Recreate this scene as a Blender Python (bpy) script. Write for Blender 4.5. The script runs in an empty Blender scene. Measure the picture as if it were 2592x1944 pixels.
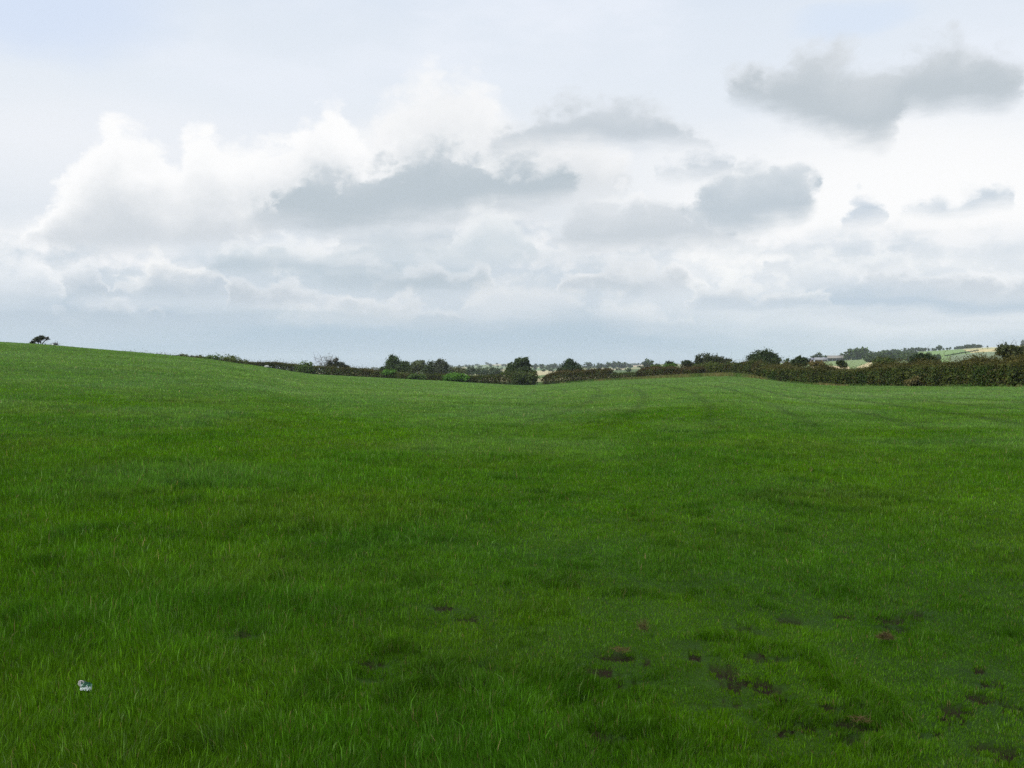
import bpy, math, random
import numpy as np
R = math.radians
rng = np.random.default_rng(7)
random.seed(7)
sc = bpy.context.scene
col = sc.collection

# ------------------------------------------------------------------ camera maths
W, H, F = 1024.0, 768.0, 1005.0
EYE = 1.6
PITCH = math.atan((384 - 367) / F)
CP, SP = math.cos(PITCH), math.sin(PITCH)

def pdir(px, py):
    X = (np.asarray(px, float) - 512) / F
    V = (384 - np.asarray(py, float)) / F
    dx, dy, dz = X, CP + V * SP, -SP + V * CP
    return dx, dy, dz

def px_az(px, py=367):
    dx, dy, dz = pdir(px, py)
    return np.arctan2(dx, dy)

def px_tan(px, py):
    dx, dy, dz = pdir(px, py)
    return dz / np.hypot(dx, dy)

def at(px, py, r):
    """world point seen at pixel (px,py) at horizontal distance r"""
    dx, dy, dz = pdir(px, py)
    k = r / math.hypot(dx, dy)
    return (float(dx * k), float(dy * k), float(EYE + dz * k))

def proj(x, y, z):
    zz = z - EYE
    d = y * CP - zz * SP
    d = np.where(d > 0.01, d, np.nan)
    v = y * SP + zz * CP
    return 512 + F * x / d, 384 - F * v / d

# ------------------------------------------------------------------ noise
def _h(ix, iy, seed):
    n = (ix.astype(np.int64) * 374761393 + iy.astype(np.int64) * 668265263 + seed * 974711) & 0xffffffff
    n = ((n ^ (n >> 13)) * 1274126177) & 0xffffffff
    n = n ^ (n >> 16)
    return (n & 0xffff) / 65535.0

def vnoise(x, y, seed=0):
    ix, iy = np.floor(x), np.floor(y)
    fx, fy = x - ix, y - iy
    fx = fx * fx * (3 - 2 * fx); fy = fy * fy * (3 - 2 * fy)
    ix = ix.astype(np.int64); iy = iy.astype(np.int64)
    a = _h(ix, iy, seed); b = _h(ix + 1, iy, seed); c = _h(ix, iy + 1, seed); d = _h(ix + 1, iy + 1, seed)
    return (a + (b - a) * fx) * (1 - fy) + (c + (d - c) * fx) * fy

def fbm(x, y, seed=0, o=4):
    s = 0; a = 1; t = 0
    for k in range(o):
        s = s + a * vnoise(x * 2 ** k + 17.3 * k, y * 2 ** k - 9.1 * k, seed + k)
        t += a; a *= 0.55
    return s / t

def sstep(a, b, x):
    t = np.clip((x - a) / (b - a), 0, 1)
    return t * t * (3 - 2 * t)

# ------------------------------------------------------------------ terrain
NPHI = 2881
PH = np.linspace(-math.pi, math.pi, NPHI)
def smooth(a, n):
    k = np.hanning(2 * n + 1); k /= k.sum()
    p = np.concatenate([a[-n - 1:-1], a, a[1:n + 1]])
    return np.convolve(p, k, 'valid')

# foot of the hedge / skyline of the field, in pixels of the photograph, with the distance of the hedge
EDGE = [(-60, 338, 232, 1), (0, 342.1, 228, 1), (29, 343.7, 226, 1), (56, 345.6, 225, 1), (92, 348.8, 224, 1), (139, 352.6, 222, 1),
        (173, 355.8, 221, 1), (208, 359.2, 219, 1), (237, 363.5, 218, 1), (256, 365.8, 217, .9), (280, 369.5, 216, .6), (308, 374, 215, .3), (337, 375.6, 212, .1),
        (380, 377.8, 208, 0), (441, 380.8, 204, 0), (470, 382.6, 202, 0), (514, 385.0, 200, 0), (535, 385.2, 198, 0), (558, 383.6, 195, 0), (594, 380.9, 190, 0),
        (622, 379.4, 186, 0), (652, 377.9, 180, 0), (675, 376.8, 174, 0), (704, 375.6, 166, 0), (732, 375.0, 157, 0), (753, 377.2, 151, 0),
        (775, 380.6, 146, 0), (790, 382.6, 142, 0), (807, 384, 136, 0), (844, 385.8, 130, 0), (889, 385.6, 124, 0), (950, 386, 108, 0), (1024, 386.2, 95, 0), (1100, 386.5, 82, 0)]
e_az = [float(px_az(a)) for a, *_ in EDGE]
e_te = [float(px_tan(a, b)) for a, b, *_ in EDGE]
ext_az = [-math.pi, -2.2, -1.4, -0.9] + e_az + [0.8, 1.2, 1.6, math.pi]
te = np.interp(PH, ext_az, [-.008, -.008, .012, .028] + e_te + [-.025, -.02, -.02, -.008])
rh = np.interp(PH, ext_az, [90, 90, 150, 205] + [c for _, _, c, _ in EDGE] + [56, 46, 44, 90])
wc = np.interp(PH, ext_az, [0, 0, .4, 1] + [d for *_, d in EDGE] + [0, 0, 0, 0])
te = smooth(te, 5); rh = smooth(rh, 10); wc = smooth(wc, 12)
RC = 0.70                                    # crest at this share of the way to the hedge

def prof(t, w):
    g1 = t ** 1.25
    tc = t / RC
    g2 = np.where(tc < 1, 3 * tc ** 2 - 2 * tc ** 3, 1 - 0.55 * (tc - 1) ** 1.6 / (1 + 0.2 * tc))
    return (1 - w) * g1 + w * g2

T_ = np.linspace(0.05, 1.0, 160)
lo = np.full(NPHI, -12.0); hi = np.full(NPHI, 40.0)
for _ in range(40):
    mid = (lo + hi) / 2
    g = prof(T_[None, :], wc[:, None])
    s = ((mid[:, None] * g - EYE) / (T_[None, :] * rh[:, None])).max(1)
    hi = np.where(s > te, mid, hi); lo = np.where(s > te, lo, mid)
ZE = smooth((lo + hi) / 2, 6)

# land beyond the hedge: pixel rows at given distances for pixel columns
FR = np.array([280, 420, 650, 950, 1400, 2200, 3200, 5000, 12000.])
FAR = {
    -400: [372, 369, 368, 368, 368, 368, 367.5, 367, 367],
    0:   [372, 370, 369, 369, 369, 368, 368, 367.4, 367],
    300: [374, 373, 372.5, 372, 371, 370.4, 370.0, 369.6, 367.6],
    400: [376, 374.5, 373, 372, 371.2, 370.4, 369.6, 369.2, 368],
    450: [377, 375, 373.5, 372.2, 370.6, 368.2, 366.6, 367.2, 368],
    500: [378, 376, 374, 372, 370.0, 366.6, 364.0, 366.5, 368],
    530: [378, 376, 374, 372, 370, 367.0, 364.8, 366, 368],
    570: [377, 376, 374, 372, 370, 368, 366.8, 366.4, 368],
    620: [376, 375, 373, 371, 369, 367, 365.6, 366, 368],
    660: [374, 372, 370, 368, 366, 364.4, 364.0, 365, 368],
    700: [372, 370, 368, 366, 364.5, 363.8, 363.8, 365, 368],
    780: [371, 368, 365.5, 363.5, 363.0, 363.5, 364, 365, 368],
    815: [372, 368.5, 365, 362.4, 361.5, 362, 363, 365, 368],
    850: [372, 368, 364, 360.2, 358.0, 358.5, 360, 364, 368],
    880: [372, 367, 362.5, 358.6, 355.0, 355.5, 358, 363, 368],
    910: [371, 366, 361.5, 357.2, 351.8, 353, 357, 363, 368],
    940: [370, 365, 361.0, 356.5, 350.4, 351.5, 356, 363, 368],
    975: [369, 364, 360.5, 355.8, 348.0, 349.0, 355, 362, 368],
    1024: [368, 363, 360.0, 355.4, 346.0, 345.2, 354, 362, 368],
    1100: [367, 362, 359, 354, 344, 343.4, 352, 362, 368],
    1500: [368, 364, 362, 358, 352, 352, 360, 364, 368]}
fk = sorted(FAR)
f_az = np.array([float(px_az(k)) for k in fk])
FT = np.array([[float(px_tan(k, v)) for v in FAR[k]] for k in fk])
FTAB = np.stack([smooth(np.interp(PH, np.concatenate([[-math.pi], f_az, [math.pi]]), np.concatenate([[-.002], FT[:, j], [-.002]])), 8) for j in range(len(FR))], 1)
LFR = np.log(FR)

def terrain(x, y, detail=True):
    x = np.asarray(x, float); y = np.asarray(y, float)
    r = np.hypot(x, y) + 1e-6
    ph = np.arctan2(x, y)
    Rh = np.interp(ph, PH, rh); w = np.interp(ph, PH, wc); ze = np.interp(ph, PH, ZE)
    t = r / Rh
    zn = ze * prof(np.minimum(t, 1.35), w)
    fi = (ph + math.pi) / (2 * math.pi) * (NPHI - 1)
    i0 = np.clip(fi.astype(int), 0, NPHI - 2); fp = fi - i0
    lr = np.clip((np.log(r) - 0.0), LFR[0], LFR[-1])
    j0 = np.clip(np.searchsorted(LFR, lr, side='right') - 1, 0, len(LFR) - 2)
    fr = (lr - LFR[j0]) / (LFR[j0 + 1] - LFR[j0])
    tt = ((FTAB[i0, j0] * (1 - fr) + FTAB[i0, j0 + 1] * fr) * (1 - fp) + (FTAB[i0 + 1, j0] * (1 - fr) + FTAB[i0 + 1, j0 + 1] * fr) * fp)
    zf = EYE + tt * r
    b = sstep(0, 1, (r - Rh - 6) / 70.0)
    z = zn * (1 - b) + zf * b
    if detail:
        near = np.clip(1 - t, 0, 1) ** .5
        z = z + near * (0.10 * (fbm(x / 7, y / 7, 3, 3) - .5) * sstep(2, 12, r) + 0.06 * (fbm(x / 1.1, y / 1.1, 5, 3) - .5))
        z = z - np.interp(0, [0], [0])
    return z
_z0 = float(terrain(0.0, 0.3))

def tz(x, y):
    return float(terrain(np.array([x]), np.array([y]))[0])

def hit(px, py, r0=2.0, r1=9000.0):
    """ground point under the pixel"""
    dx, dy, dz = pdir(px, py); n = math.hypot(dx, dy)
    rr = np.geomspace(r0, r1, 1500)
    x = dx / n * rr; y = dy / n * rr
    z = terrain(x, y); zr = EYE + dz / n * rr
    below = np.nonzero(z > zr)[0]
    k = below[0] if len(below) else len(rr) - 1
    return float(x[k]), float(y[k]), float(z[k]), float(rr[k])

# ------------------------------------------------------------------ materials
def new_mat(name):
    m = bpy.data.materials.new(name); m.use_nodes = True
    nt = m.node_tree; nt.nodes.clear()
    return m, nt, nt.nodes, nt.links

def mat_leaf(name, attr='tint', base=(1, 1, 1), trans=0.35, rough=0.55, spec=0.3, glossmix=0.05):
    m, nt, N, L = new_mat(name)
    out = N.new('ShaderNodeOutputMaterial')
    a = N.new('ShaderNodeAttribute'); a.attribute_name = attr
    no = N.new('ShaderNodeTexNoise'); no.inputs['Scale'].default_value = 3.0; no.inputs['Detail'].default_value = 1
    mr = N.new('ShaderNodeMapRange'); mr.inputs['To Min'].default_value = 0.85; mr.inputs['To Max'].default_value = 1.15
    L.new(no.outputs['Fac'], mr.inputs['Value'])
    mx = N.new('ShaderNodeVectorMath'); mx.operation = 'SCALE'
    L.new(a.outputs['Color'], mx.inputs[0]); L.new(mr.outputs[0], mx.inputs['Scale'])
    d = N.new('ShaderNodeBsdfDiffuse'); L.new(mx.outputs[0], d.inputs['Color'])
    t = N.new('ShaderNodeBsdfTranslucent')
    tc = N.new('ShaderNodeVectorMath'); tc.operation = 'MULTIPLY'; tc.inputs[1].default_value = (1.25, 1.35, .5)
    L.new(mx.outputs[0], tc.inputs[0]); L.new(tc.outputs[0], t.inputs['Color'])
    s = N.new('ShaderNodeMixShader'); s.inputs[0].default_value = trans
    L.new(d.outputs[0], s.inputs[1]); L.new(t.outputs[0], s.inputs[2])
    g = N.new('ShaderNodeBsdfGlossy'); g.inputs['Roughness'].default_value = rough; g.inputs['Color'].default_value = (spec, spec, spec, 1)
    s2 = N.new('ShaderNodeMixShader'); s2.inputs[0].default_value = glossmix
    L.new(s.outputs[0], s2.inputs[1]); L.new(g.outputs[0], s2.inputs[2])
    L.new(s2.outputs[0], out.inputs['Surface'])
    return m

def mat_plain(name, c, rough=0.8, var=0.25, scale=8.0, spec=0.3):
    m, nt, N, L = new_mat(name)
    out = N.new('ShaderNodeOutputMaterial'); b = N.new('ShaderNodeBsdfPrincipled')
    no = N.new('ShaderNodeTexNoise'); no.inputs['Scale'].default_value = scale; no.inputs['Detail'].default_value = 5
    tc = N.new('ShaderNodeTexCoord'); L.new(tc.outputs['Object'], no.inputs['Vector'])
    cr = N.new('ShaderNodeValToRGB')
    cr.color_ramp.elements[0].position = .3; cr.color_ramp.elements[1].position = .7
    cr.color_ramp.elements[0].color = (*[v * (1 - var) for v in c], 1); cr.color_ramp.elements[1].color = (*[min(1, v * (1 + var)) for v in c], 1)
    L.new(no.outputs['Fac'], cr.inputs[0]); L.new(cr.outputs[0], b.inputs['Base Color'])
    b.inputs['Roughness'].default_value = rough; b.inputs['Specular IOR Level'].default_value = spec
    L.new(b.outputs[0], out.inputs['Surface'])
    return m

M_leaf = mat_leaf('foliage', trans=0.25, glossmix=0.015)
M_grass = mat_leaf('grass_blades', trans=0.40, rough=0.5, spec=0.6, glossmix=0.004)
M_bark = mat_plain('bark', (.06, .05, .04), .9)
M_twig = mat_plain('twig', (.032, .028, .020), .9)

# ------------------------------------------------------------------ mesh helpers
def tagit(o, label=None, cat=None, group=None, kind=None):
    if label: o['label'] = label
    if cat: o['category'] = cat
    if group: o['group'] = group
    if kind: o['kind'] = kind
    return o

def np_mesh(name, verts, faces_list, tint=None, mat=None, parent=None, smooth_=False):
    """faces_list: list of integer arrays (n,k)"""
    me = bpy.data.meshes.new(name)
    verts = np.asarray(verts, np.float32)
    me.vertices.add(len(verts)); me.vertices.foreach_set('co', verts.ravel())
    loops = np.concatenate([f.ravel() for f in faces_list]).astype(np.int32)
    tot = np.concatenate([np.full(len(f), f.shape[1], np.int32) for f in faces_list])
    me.loops.add(len(loops)); me.loops.foreach_set('vertex_index', loops)
    me.polygons.add(len(tot))
    st = np.concatenate([[0], np.cumsum(tot)[:-1]]).astype(np.int32)
    me.polygons.foreach_set('loop_start', st)
    if smooth_:
        me.polygons.foreach_set('use_smooth', np.ones(len(tot), bool))
    me.update(calc_edges=True)
    if tint is not None:
        at_ = me.color_attributes.new('tint', 'FLOAT_COLOR', 'POINT')
        c = np.ones((len(verts), 4), np.float32); c[:, :3] = tint
        at_.data.foreach_set('color', c.ravel())
    if mat: me.materials.append(mat)
    o = bpy.data.objects.new(name, me); col.objects.link(o)
    if parent: o.parent = parent
    return o

def empty(name, loc):
    o = bpy.data.objects.new(name, None); col.objects.link(o); o.location = loc
    o.empty_display_size = .3
    return o

def quads(cen, size, up=0.0, aspect=1.6):
    """randomly turned leaf quads -> verts (4n,3), faces (n,4)"""
    n = len(cen)
    a = rng.normal(size=(n, 3)); a /= np.linalg.norm(a, axis=1)[:, None]
    b = rng.normal(size=(n, 3)); b[:, 2] += up
    b -= (a * b).sum(1)[:, None] * a; b /= np.linalg.norm(b, axis=1)[:, None]
    s = np.asarray(size).reshape(-1, 1) * np.ones((n, 1))
    a = a * s * .5 ; b = b * s * .5 * aspect
    v = np.stack([cen - b, cen + a, cen + b, cen - a], 1).reshape(-1, 3)
    f = np.arange(4 * n).reshape(n, 4)
    return v, f

def tubes(segs, sides=5):
    """segs: list of (p0, p1, r0, r1)"""
    V = []; Fc = []; k = 0
    ang = np.arange(sides) * 2 * math.pi / sides
    for p0, p1, r0, r1 in segs:
        p0 = np.array(p0, float); p1 = np.array(p1, float)
        d = p1 - p0; L_ = np.linalg.norm(d)
        if L_ < 1e-6: continue
        d /= L_
        a = np.cross(d, [0.3, 0.9, .1]); a /= np.linalg.norm(a); b = np.cross(d, a)
        ring = np.cos(ang)[:, None] * a + np.sin(ang)[:, None] * b
        V.append(p0 + ring * r0); V.append(p1 + ring * r1)
        for i in range(sides):
            j = (i + 1) % sides
            Fc.append((k + i, k + j, k + sides + j, k + sides + i))
        k += 2 * sides
    return np.concatenate(V), np.array(Fc)

def limbs(base, tips, r0, bend=0.15, n=4, fork=2, rad_end=.02):
    """a trunk from base that divides towards the tips"""
    segs = []
    base = np.array(base, float)
    tips = [np.array(t, float) for t in tips]
    cen = sum(tips) / len(tips)
    knee = base + (cen - base) * 0.33; knee[:2] = base[:2] + (cen - base)[:2] * .2
    segs.append((base, knee, r0, r0 * .75))
    for t in tips:
        p = knee; L_ = np.linalg.norm(t - knee); r = r0 * .55
        for k in range(n):
            q = knee + (t - knee) * (k + 1) / n + rng.normal(size=3) * L_ * bend * .5 * (1 if k < n - 1 else 0)
            rn = max(rad_end, r * .65)
            segs.append((p, q, r, rn))
            for _ in range(fork):
                dd = (q - p) / np.linalg.norm(q - p) + rng.normal(size=3) * .7
                segs.append((q, q + dd * L_ * .22, rn * .7, rad_end * .5))
            p, r = q, rn
    return segs

# ------------------------------------------------------------------ trees
C_DK = (.038, .064, .020); C_GR = (.055, .092, .024); C_OL = (.072, .090, .024); C_BR = (.095, .070, .030)
C_LT = (.085, .110, .045); C_BRT = (.060, .14, .020); C_GY = (.065, .085, .050)

def crown_points(lobes, n, hollow=.55):
    """lobes: (cx,cy,cz,rx,ry,rz); clumped points within the lobes"""
    lobes = np.array(lobes, float)
    vol = (lobes[:, 3] * lobes[:, 4] * lobes[:, 5]) ** .75
    nc = max(14, n // 38)
    li = rng.choice(len(lobes), nc, p=vol / vol.sum())
    d = rng.normal(size=(nc, 3)); d /= np.linalg.norm(d, axis=1)[:, None]
    rad = rng.uniform(hollow, 1.0, nc) ** .6
    cc = lobes[li, :3] + d * lobes[li, 3:] * rad[:, None] * .92
    cs = lobes[li, 3:].mean(1) * rng.uniform(.10, .30, nc)
    k = rng.integers(0, nc, n)
    p = cc[k] + rng.normal(size=(n, 3)) * cs[k][:, None] * np.array([1, 1, .75])
    shade = rng.normal(size=nc) * .16
    return p, shade[k], k

def tree(name, label, cat, r, lobes_px, leaf, n, c, c2=None, group=None, mix=.35, trunk=True, depth=1.0, foot=None, hollow=.55, base_py=None):
    """lobes_px: (px, py centre, half width px, half height px) as seen; built at its real distance r"""
    pxm = foot if foot is not None else np.mean([l[0] for l in lobes_px])
    bx, by, _ = at(pxm, 367, r)
    bz = tz(bx, by)
    root = empty(name, (bx, by, bz))
    tagit(root, label, cat, group)
    m = r / F
    lob = []
    az = math.atan2(bx, by)
    for (px, py, hw, hh) in lobes_px:
        X, Y, Z = at(px, py, r)
        rx = hw * m; rz = hh * m
        sh = rng.uniform(-.35, .35) * rx
        lob.append((X - bx + math.sin(az) * sh, Y - by + math.cos(az) * sh, Z - bz, rx, max(rx, rz * .7) * depth, rz))
    p, s, k = crown_points(lob, int(n * 1.7), hollow)
    z0 = .15
    p = p[p[:, 2] > z0 * .3] if True else p
    s = s[:len(p)]; k = k[:len(p)]
    leaf *= .8
    v, f = quads(p, leaf * rng.uniform(.6, 1.3, len(p)))
    c = np.array(c) * 1.38; c2 = np.array(c2 if c2 is not None else c)
    cl = rng.random(k.max() + 1)
    t = (c[None] * (1 - mix * cl[k][:, None] * 2 * .5) + c2[None] * mix * cl[k][:, None]) * (1 + s[:, None]) * rng.uniform(.75, 1.3, len(p))[:, None]
    o = np_mesh('crown', v, [f], np.repeat(np.clip(t, .004, 1), 4, 0), M_leaf, root)
    if trunk:
        tips = [(l[0] + rng.uniform(-.2, .2) * l[3], l[1], l[2] + l[5] * .4) for l in lob]
        while len(tips) < 5:
            l = lob[rng.integers(len(lob))]
            tips.append((l[0] + rng.uniform(-.7, .7) * l[3], l[1] + rng.uniform(-.7, .7) * l[4], l[2] + rng.uniform(-.2, .5) * l[5]))
        hgt = max(l[2] for l in lob)
        sv, sf = tubes(limbs((0, 0, -.2), tips, max(.05, hgt * .035)))
        np_mesh('trunk', sv, [sf], None, M_bark, root)
    return root

# ------------------------------------------------------------------ hedges
def hedge(name, label, pts, width, leaf, dens, cols, group=None, rough=.25, shoots=.06, cat='hedge', base_pad=0.0, top_tint=None):
    """pts: (px, r, top_py): path of the hedge on the ground with the height of its top"""
    P = []
    for px, r, tp in pts:
        tp = tp - (1.1 if r > 160 else -1.5)
        x, y, z = at(px, tp, r)
        P.append((x, y, tz(x, y), z))
    P = np.array(P)
    seg = np.hypot(*np.diff(P[:, :2], axis=0).T); S = np.concatenate([[0], np.cumsum(seg)])
    L_ = S[-1]
    c0 = P[len(P) // 2].copy()
    root = empty(name, (c0[0], c0[1], c0[2])); tagit(root, label, cat, group)
    leaf = leaf * .72; n = int(L_ * dens * 3.4)
    s = rng.uniform(0, L_, n)
    X = np.interp(s, S, P[:, 0]); Y = np.interp(s, S, P[:, 1]); TOP = np.interp(s, S, P[:, 3])
    i = np.clip(np.searchsorted(S, s) - 1, 0, len(seg) - 1)
    tx = np.diff(P[:, 0])[i] / seg[i]; ty = np.diff(P[:, 1])[i] / seg[i]
    G = terrain(X, Y)
    hh = np.maximum(.3, TOP - G)
    bump = (fbm(s / 3.4, s * 0 + 3, 11, 2) - .5) * 2.6 * rough + (fbm(s / .8, s * 0 + 3, 12, 2) - .5) * rough
    a = rng.uniform(0, math.pi, n)                       # around an arched cross-section
    shell = rng.uniform(.62, 1.0, n) ** .5
    lat = np.cos(a) * width * .5 * shell * (1 + .9 * (fbm(s / 2.6, np.cos(a) + 9, 4, 3) - .5) * 2)
    zz = np.minimum(1, np.sin(a) ** .45) * shell
    zz = np.where(rng.random(n) < .55, rng.uniform(.0, .9, n), zz)
    h = zz * hh * (1 + bump * zz)
    sh = rng.random(n) < shoots
    h = np.where(sh, hh * (1 + bump) + rng.exponential(.22, n), h)
    lat = np.where(sh, lat * .4, lat)
    p = np.stack([X - ty * lat - c0[0], Y + tx * lat - c0[1], G + h - c0[2]], 1)
    v, f = quads(p, leaf * rng.uniform(.6, 1.3, n) * np.where(sh, .6, 1), up=.3)
    cols = np.array(cols)
    q = fbm(s / 2.2, h / 1.2, 21, 3) + rng.normal(size=n) * .06
    q = np.clip((q - .28) / .44, 0, .999) * len(cols)
    t = cols[q.astype(int)]
    if top_tint is not None:
        k = sstep(.65, 1.0, h / hh)[:, None] * .7
        t = t * (1 - k) + np.array(top_tint) * k
    clump = 1 + .45 * (fbm(s / .9, h / .8, 33, 3) - .5) * 2
    t = t * clump[:, None] * rng.uniform(.85, 1.15, n)[:, None]
    np_mesh('foliage', v, [f], np.repeat(np.clip(t, .004, 1), 4, 0), M_leaf, root)
    segs = []
    for k in range(int(L_ * 2.2)):
        ss = rng.uniform(0, L_); x = np.interp(ss, S, P[:, 0]); y = np.interp(ss, S, P[:, 1]); g = tz(x, y); t_ = np.interp(ss, S, P[:, 3]) - g
        for _ in range(2):
            e = (x + rng.normal() * .5, y + rng.normal() * .5, g + max(.3, t_) * rng.uniform(.6, .95))
            segs.append(((x - c0[0], y - c0[1], g - .1 - c0[2]), (e[0] - c0[0], e[1] - c0[1], e[2] - c0[2]), .035, .012))
    for sa, sb2 in zip(np.arange(0, L_, 1.0), np.arange(0, L_, 1.0) + 1.05):
        pa, pb = [(np.interp(q_, S, P[:, 0]), np.interp(q_, S, P[:, 1])) for q_ in (sa, min(sb2, L_))]
        segs.append(((pa[0] - c0[0], pa[1] - c0[1], tz(*pa) + .05 - c0[2]), (pb[0] - c0[0], pb[1] - c0[1], tz(*pb) + .05 - c0[2]), .06, .06))
    sv, sf = tubes(segs, 4)
    np_mesh('stems', sv, [sf], None, M_twig, root)
    return root

def bush(name, label, r, lobes_px, leaf, n, c, c2=None, group=None, cat='bush', mix=.4, hollow=.4):
    o = tree(name, label, cat, r, lobes_px, leaf, n, c, c2, group, mix, True, 1.0, hollow=hollow)
    for ch in o.children:
        if ch.name.startswith('crown'): ch.name = 'foliage'
        if ch.name.startswith('trunk'): ch.name = 'stems'
    return o

# near hedges -----------------------------------------------------------------
HB = [(.062, .062, .018), (.056, .076, .018), (.046, .068, .018), (.074, .062, .022), (.058, .084, .018)]
HR = [(.036, .062, .014), (.050, .072, .015), (.066, .062, .018), (.058, .084, .016), (.032, .054, .015), (.066, .082, .018)]
hedge('hedge', 'low dark hedge peeping over the grassy crest, running down the left slope to the valley',
      [(120, 232, 353), (165, 229, 355.0), (205, 228, 358.4), (237, 227, 361.6), (250, 226, 363.2), (266, 225, 362.8), (280, 224, 363.4), (300, 223, 365.5), (330, 221, 367), (355, 217, 369.2), (382, 213, 371.4)],
      1.6, .24, 170, HB, 'hedges round the big field', rough=.12, shoots=.05, top_tint=(.07, .06, .025))
hedge('hedge', 'brownish hedge along the bottom of the field beneath the five valley trees',
      [(382, 212, 371.5), (410, 209, 374), (440, 207, 374.8), (470, 205, 375.5), (500, 204, 374), (515, 202, 372.5), (536, 199, 373.8)],
      1.8, .22, 190, HB, 'hedges round the big field', rough=.18, shoots=.04)
hedge('hedge', 'trimmed hedge rising right from the narrow gap in front of the rounded tree',
      [(544, 198, 377), (552, 197, 373.2), (562, 196, 371.3), (580, 193, 370.2), (600, 190, 369.0), (611, 188, 369.6)],
      1.9, .22, 210, [(.05, .06, .018), (.065, .055, .02), (.06, .075, .022)], 'hedges round the big field', rough=.10, shoots=.03, top_tint=(.085, .06, .028))
hedge('hedge', 'low scrubby stretch of hedge between two taller trimmed lengths',
      [(611, 188, 373.5), (622, 187, 374.3), (634, 185, 373), (641, 183, 372.5)],
      1.4, .2, 150, [(.05, .07, .02), (.07, .07, .03)], 'hedges round the big field', rough=.3)
hedge('hedge', 'level topped brown hedge before the rough bank near the field corner',
      [(638, 184, 370.5), (648, 183, 368), (670, 179, 367.2), (690, 174, 368.5), (703, 171, 369)],
      1.9, .20, 230, [(.05, .06, .018), (.065, .05, .02), (.04, .05, .018)], 'hedges round the big field', rough=.12, top_tint=(.09, .06, .03))
hedge('hedge', 'bushy olive green hedge behind the brow where the bank is straw coloured',
      [(694, 176, 366), (712, 174, 364.0), (730, 171, 362.6), (752, 165, 361.6), (775, 158, 362.4), (792, 152, 363)],
      2.4, .22, 340, [(.070, .085, .022), (.060, .080, .020), (.045, .065, .018), (.08, .075, .025)], 'hedges round the big field', rough=.20, shoots=.03)
hedge('hedge', 'tall untrimmed thorn hedge along the right side with reddish brown tops',
      [(764, 150, 365), (778, 147, 365), (792, 143, 365.2), (812, 138, 365.4), (845, 132, 366), (870, 128, 366), (884, 125, 364), (892, 123, 363.2), (905, 119.5, 363), (925, 115, 360.6),
       (940, 112, 360), (965, 107, 360), (985, 102.5, 359), (1010, 97.5, 359.2), (1040, 93, 359), (1090, 85, 358)],
      2.8, .19, 620, HR, 'hedges round the big field', rough=.16, shoots=.05, top_tint=(.074, .062, .020))

bush('bush', 'pointed dark green bush rising out of the left hedge beside the bare tree', 219,
     [(306, 369.0, 7.5, 7.2), (309, 365.5, 4, 4.0), (301, 371, 5, 4.5)], .24, 1500, C_GR, C_OL)
bush('bush', 'rounded bush topmost on the left slope just above the crest', 226, [(215, 359.3, 8, 4.8), (208, 359.6, 5, 4)], .25, 1100, C_GR, C_DK)
bush('bush', 'long low bush next to the rounded one where the left slope steepens', 225, [(230, 360.8, 9, 4.6), (242, 363.0, 7, 4.0), (231, 359.4, 5, 3.2)], .25, 1300, C_OL, C_DK)
bush('bush', 'small bush first of three poking over the crest on the left', 227, [(199, 357.6, 5, 3.0), (193, 358, 4, 2.4), (183, 356.6, 5, 2)], .25, 600, C_OL, C_BR)
bush('bush', 'bright green bush spilling over the bottom hedge at the middle of the photo', 203,
     [(453, 377.2, 8, 4.0), (462, 378, 7, 4), (448, 379, 5, 3.5)], .24, 2400, C_BRT, (.05, .11, .02), mix=.3)
bush('bush', 'fresh green bush under the tallest of the valley trees', 211, [(391, 372.2, 6.5, 3.0), (385, 373, 4, 2.5)], .24, 1100, C_BRT, C_GR)
bush('bush', 'dark green bush low in the brown hedge below the two joined valley trees', 206, [(413, 377.0, 6, 3.0), (421, 377.4, 5, 3)], .24, 1000, C_GR, C_DK)
bush('bush', 'dark bramble bush at the lower side of the narrow hedge gap', 199, [(530, 378.5, 8, 5.5), (519, 377.5, 8, 6)], .24, 2000, C_DK, C_BR)
bush('bush', 'small near black bush on the hedge line left of the wide thorn tree', 182, [(686, 364.5, 5.5, 3.8), (691, 364.8, 4, 3.3)], .2, 1100, (.022, .032, .014), C_DK)
bush('bush', 'tiny dark pointed bush at the end of the fresh green scrub', 188, [(670.5, 362.8, 2.6, 3.0)], .2, 380, (.022, .034, .014), C_DK)
bush('bush', 'fresh green scrub bush behind the level hedge near the corner', 186, [(664, 367, 7, 2.8), (656, 367.5, 5, 2.6), (673, 366.8, 6, 3)], .2, 1300, (.05, .10, .02), C_GR)
bush('bush', 'green bush bulging from the hedge under the wide thorn tree', 180, [(700, 367, 7, 3.2), (712, 366.5, 8, 3.6)], .2, 1500, (.05, .085, .02), C_OL)
bush('bush', 'dark round topped bush on the tall hedge left of the farm', 150, [(798, 362.0, 5.5, 5), (804, 361.8, 5, 4.6), (799, 358.6, 2.6, 2.8)], .19, 1900, (.024, .036, .016), C_DK)
bush('bush', 'rusty brown bush topping the hedge in front of the farm sheds', 146, [(819, 364.5, 6.5, 2.4), (813, 364, 4, 2.4)], .18, 900, C_BR, C_OL)
bush('bush', 'small dark bush standing up against the green slope below the sheds', 140, [(841, 363.2, 3.6, 3.2), (845, 365, 3, 2)], .18, 800, (.024, .036, .016), C_DK)
bush('bush', 'wild clump rising from the hedge at the straw coloured field edge', 131, [(884, 362, 7, 4.5), (878, 364, 6, 4), (893, 363, 5, 3)], .17, 2000, C_DK, C_BR)
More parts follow.
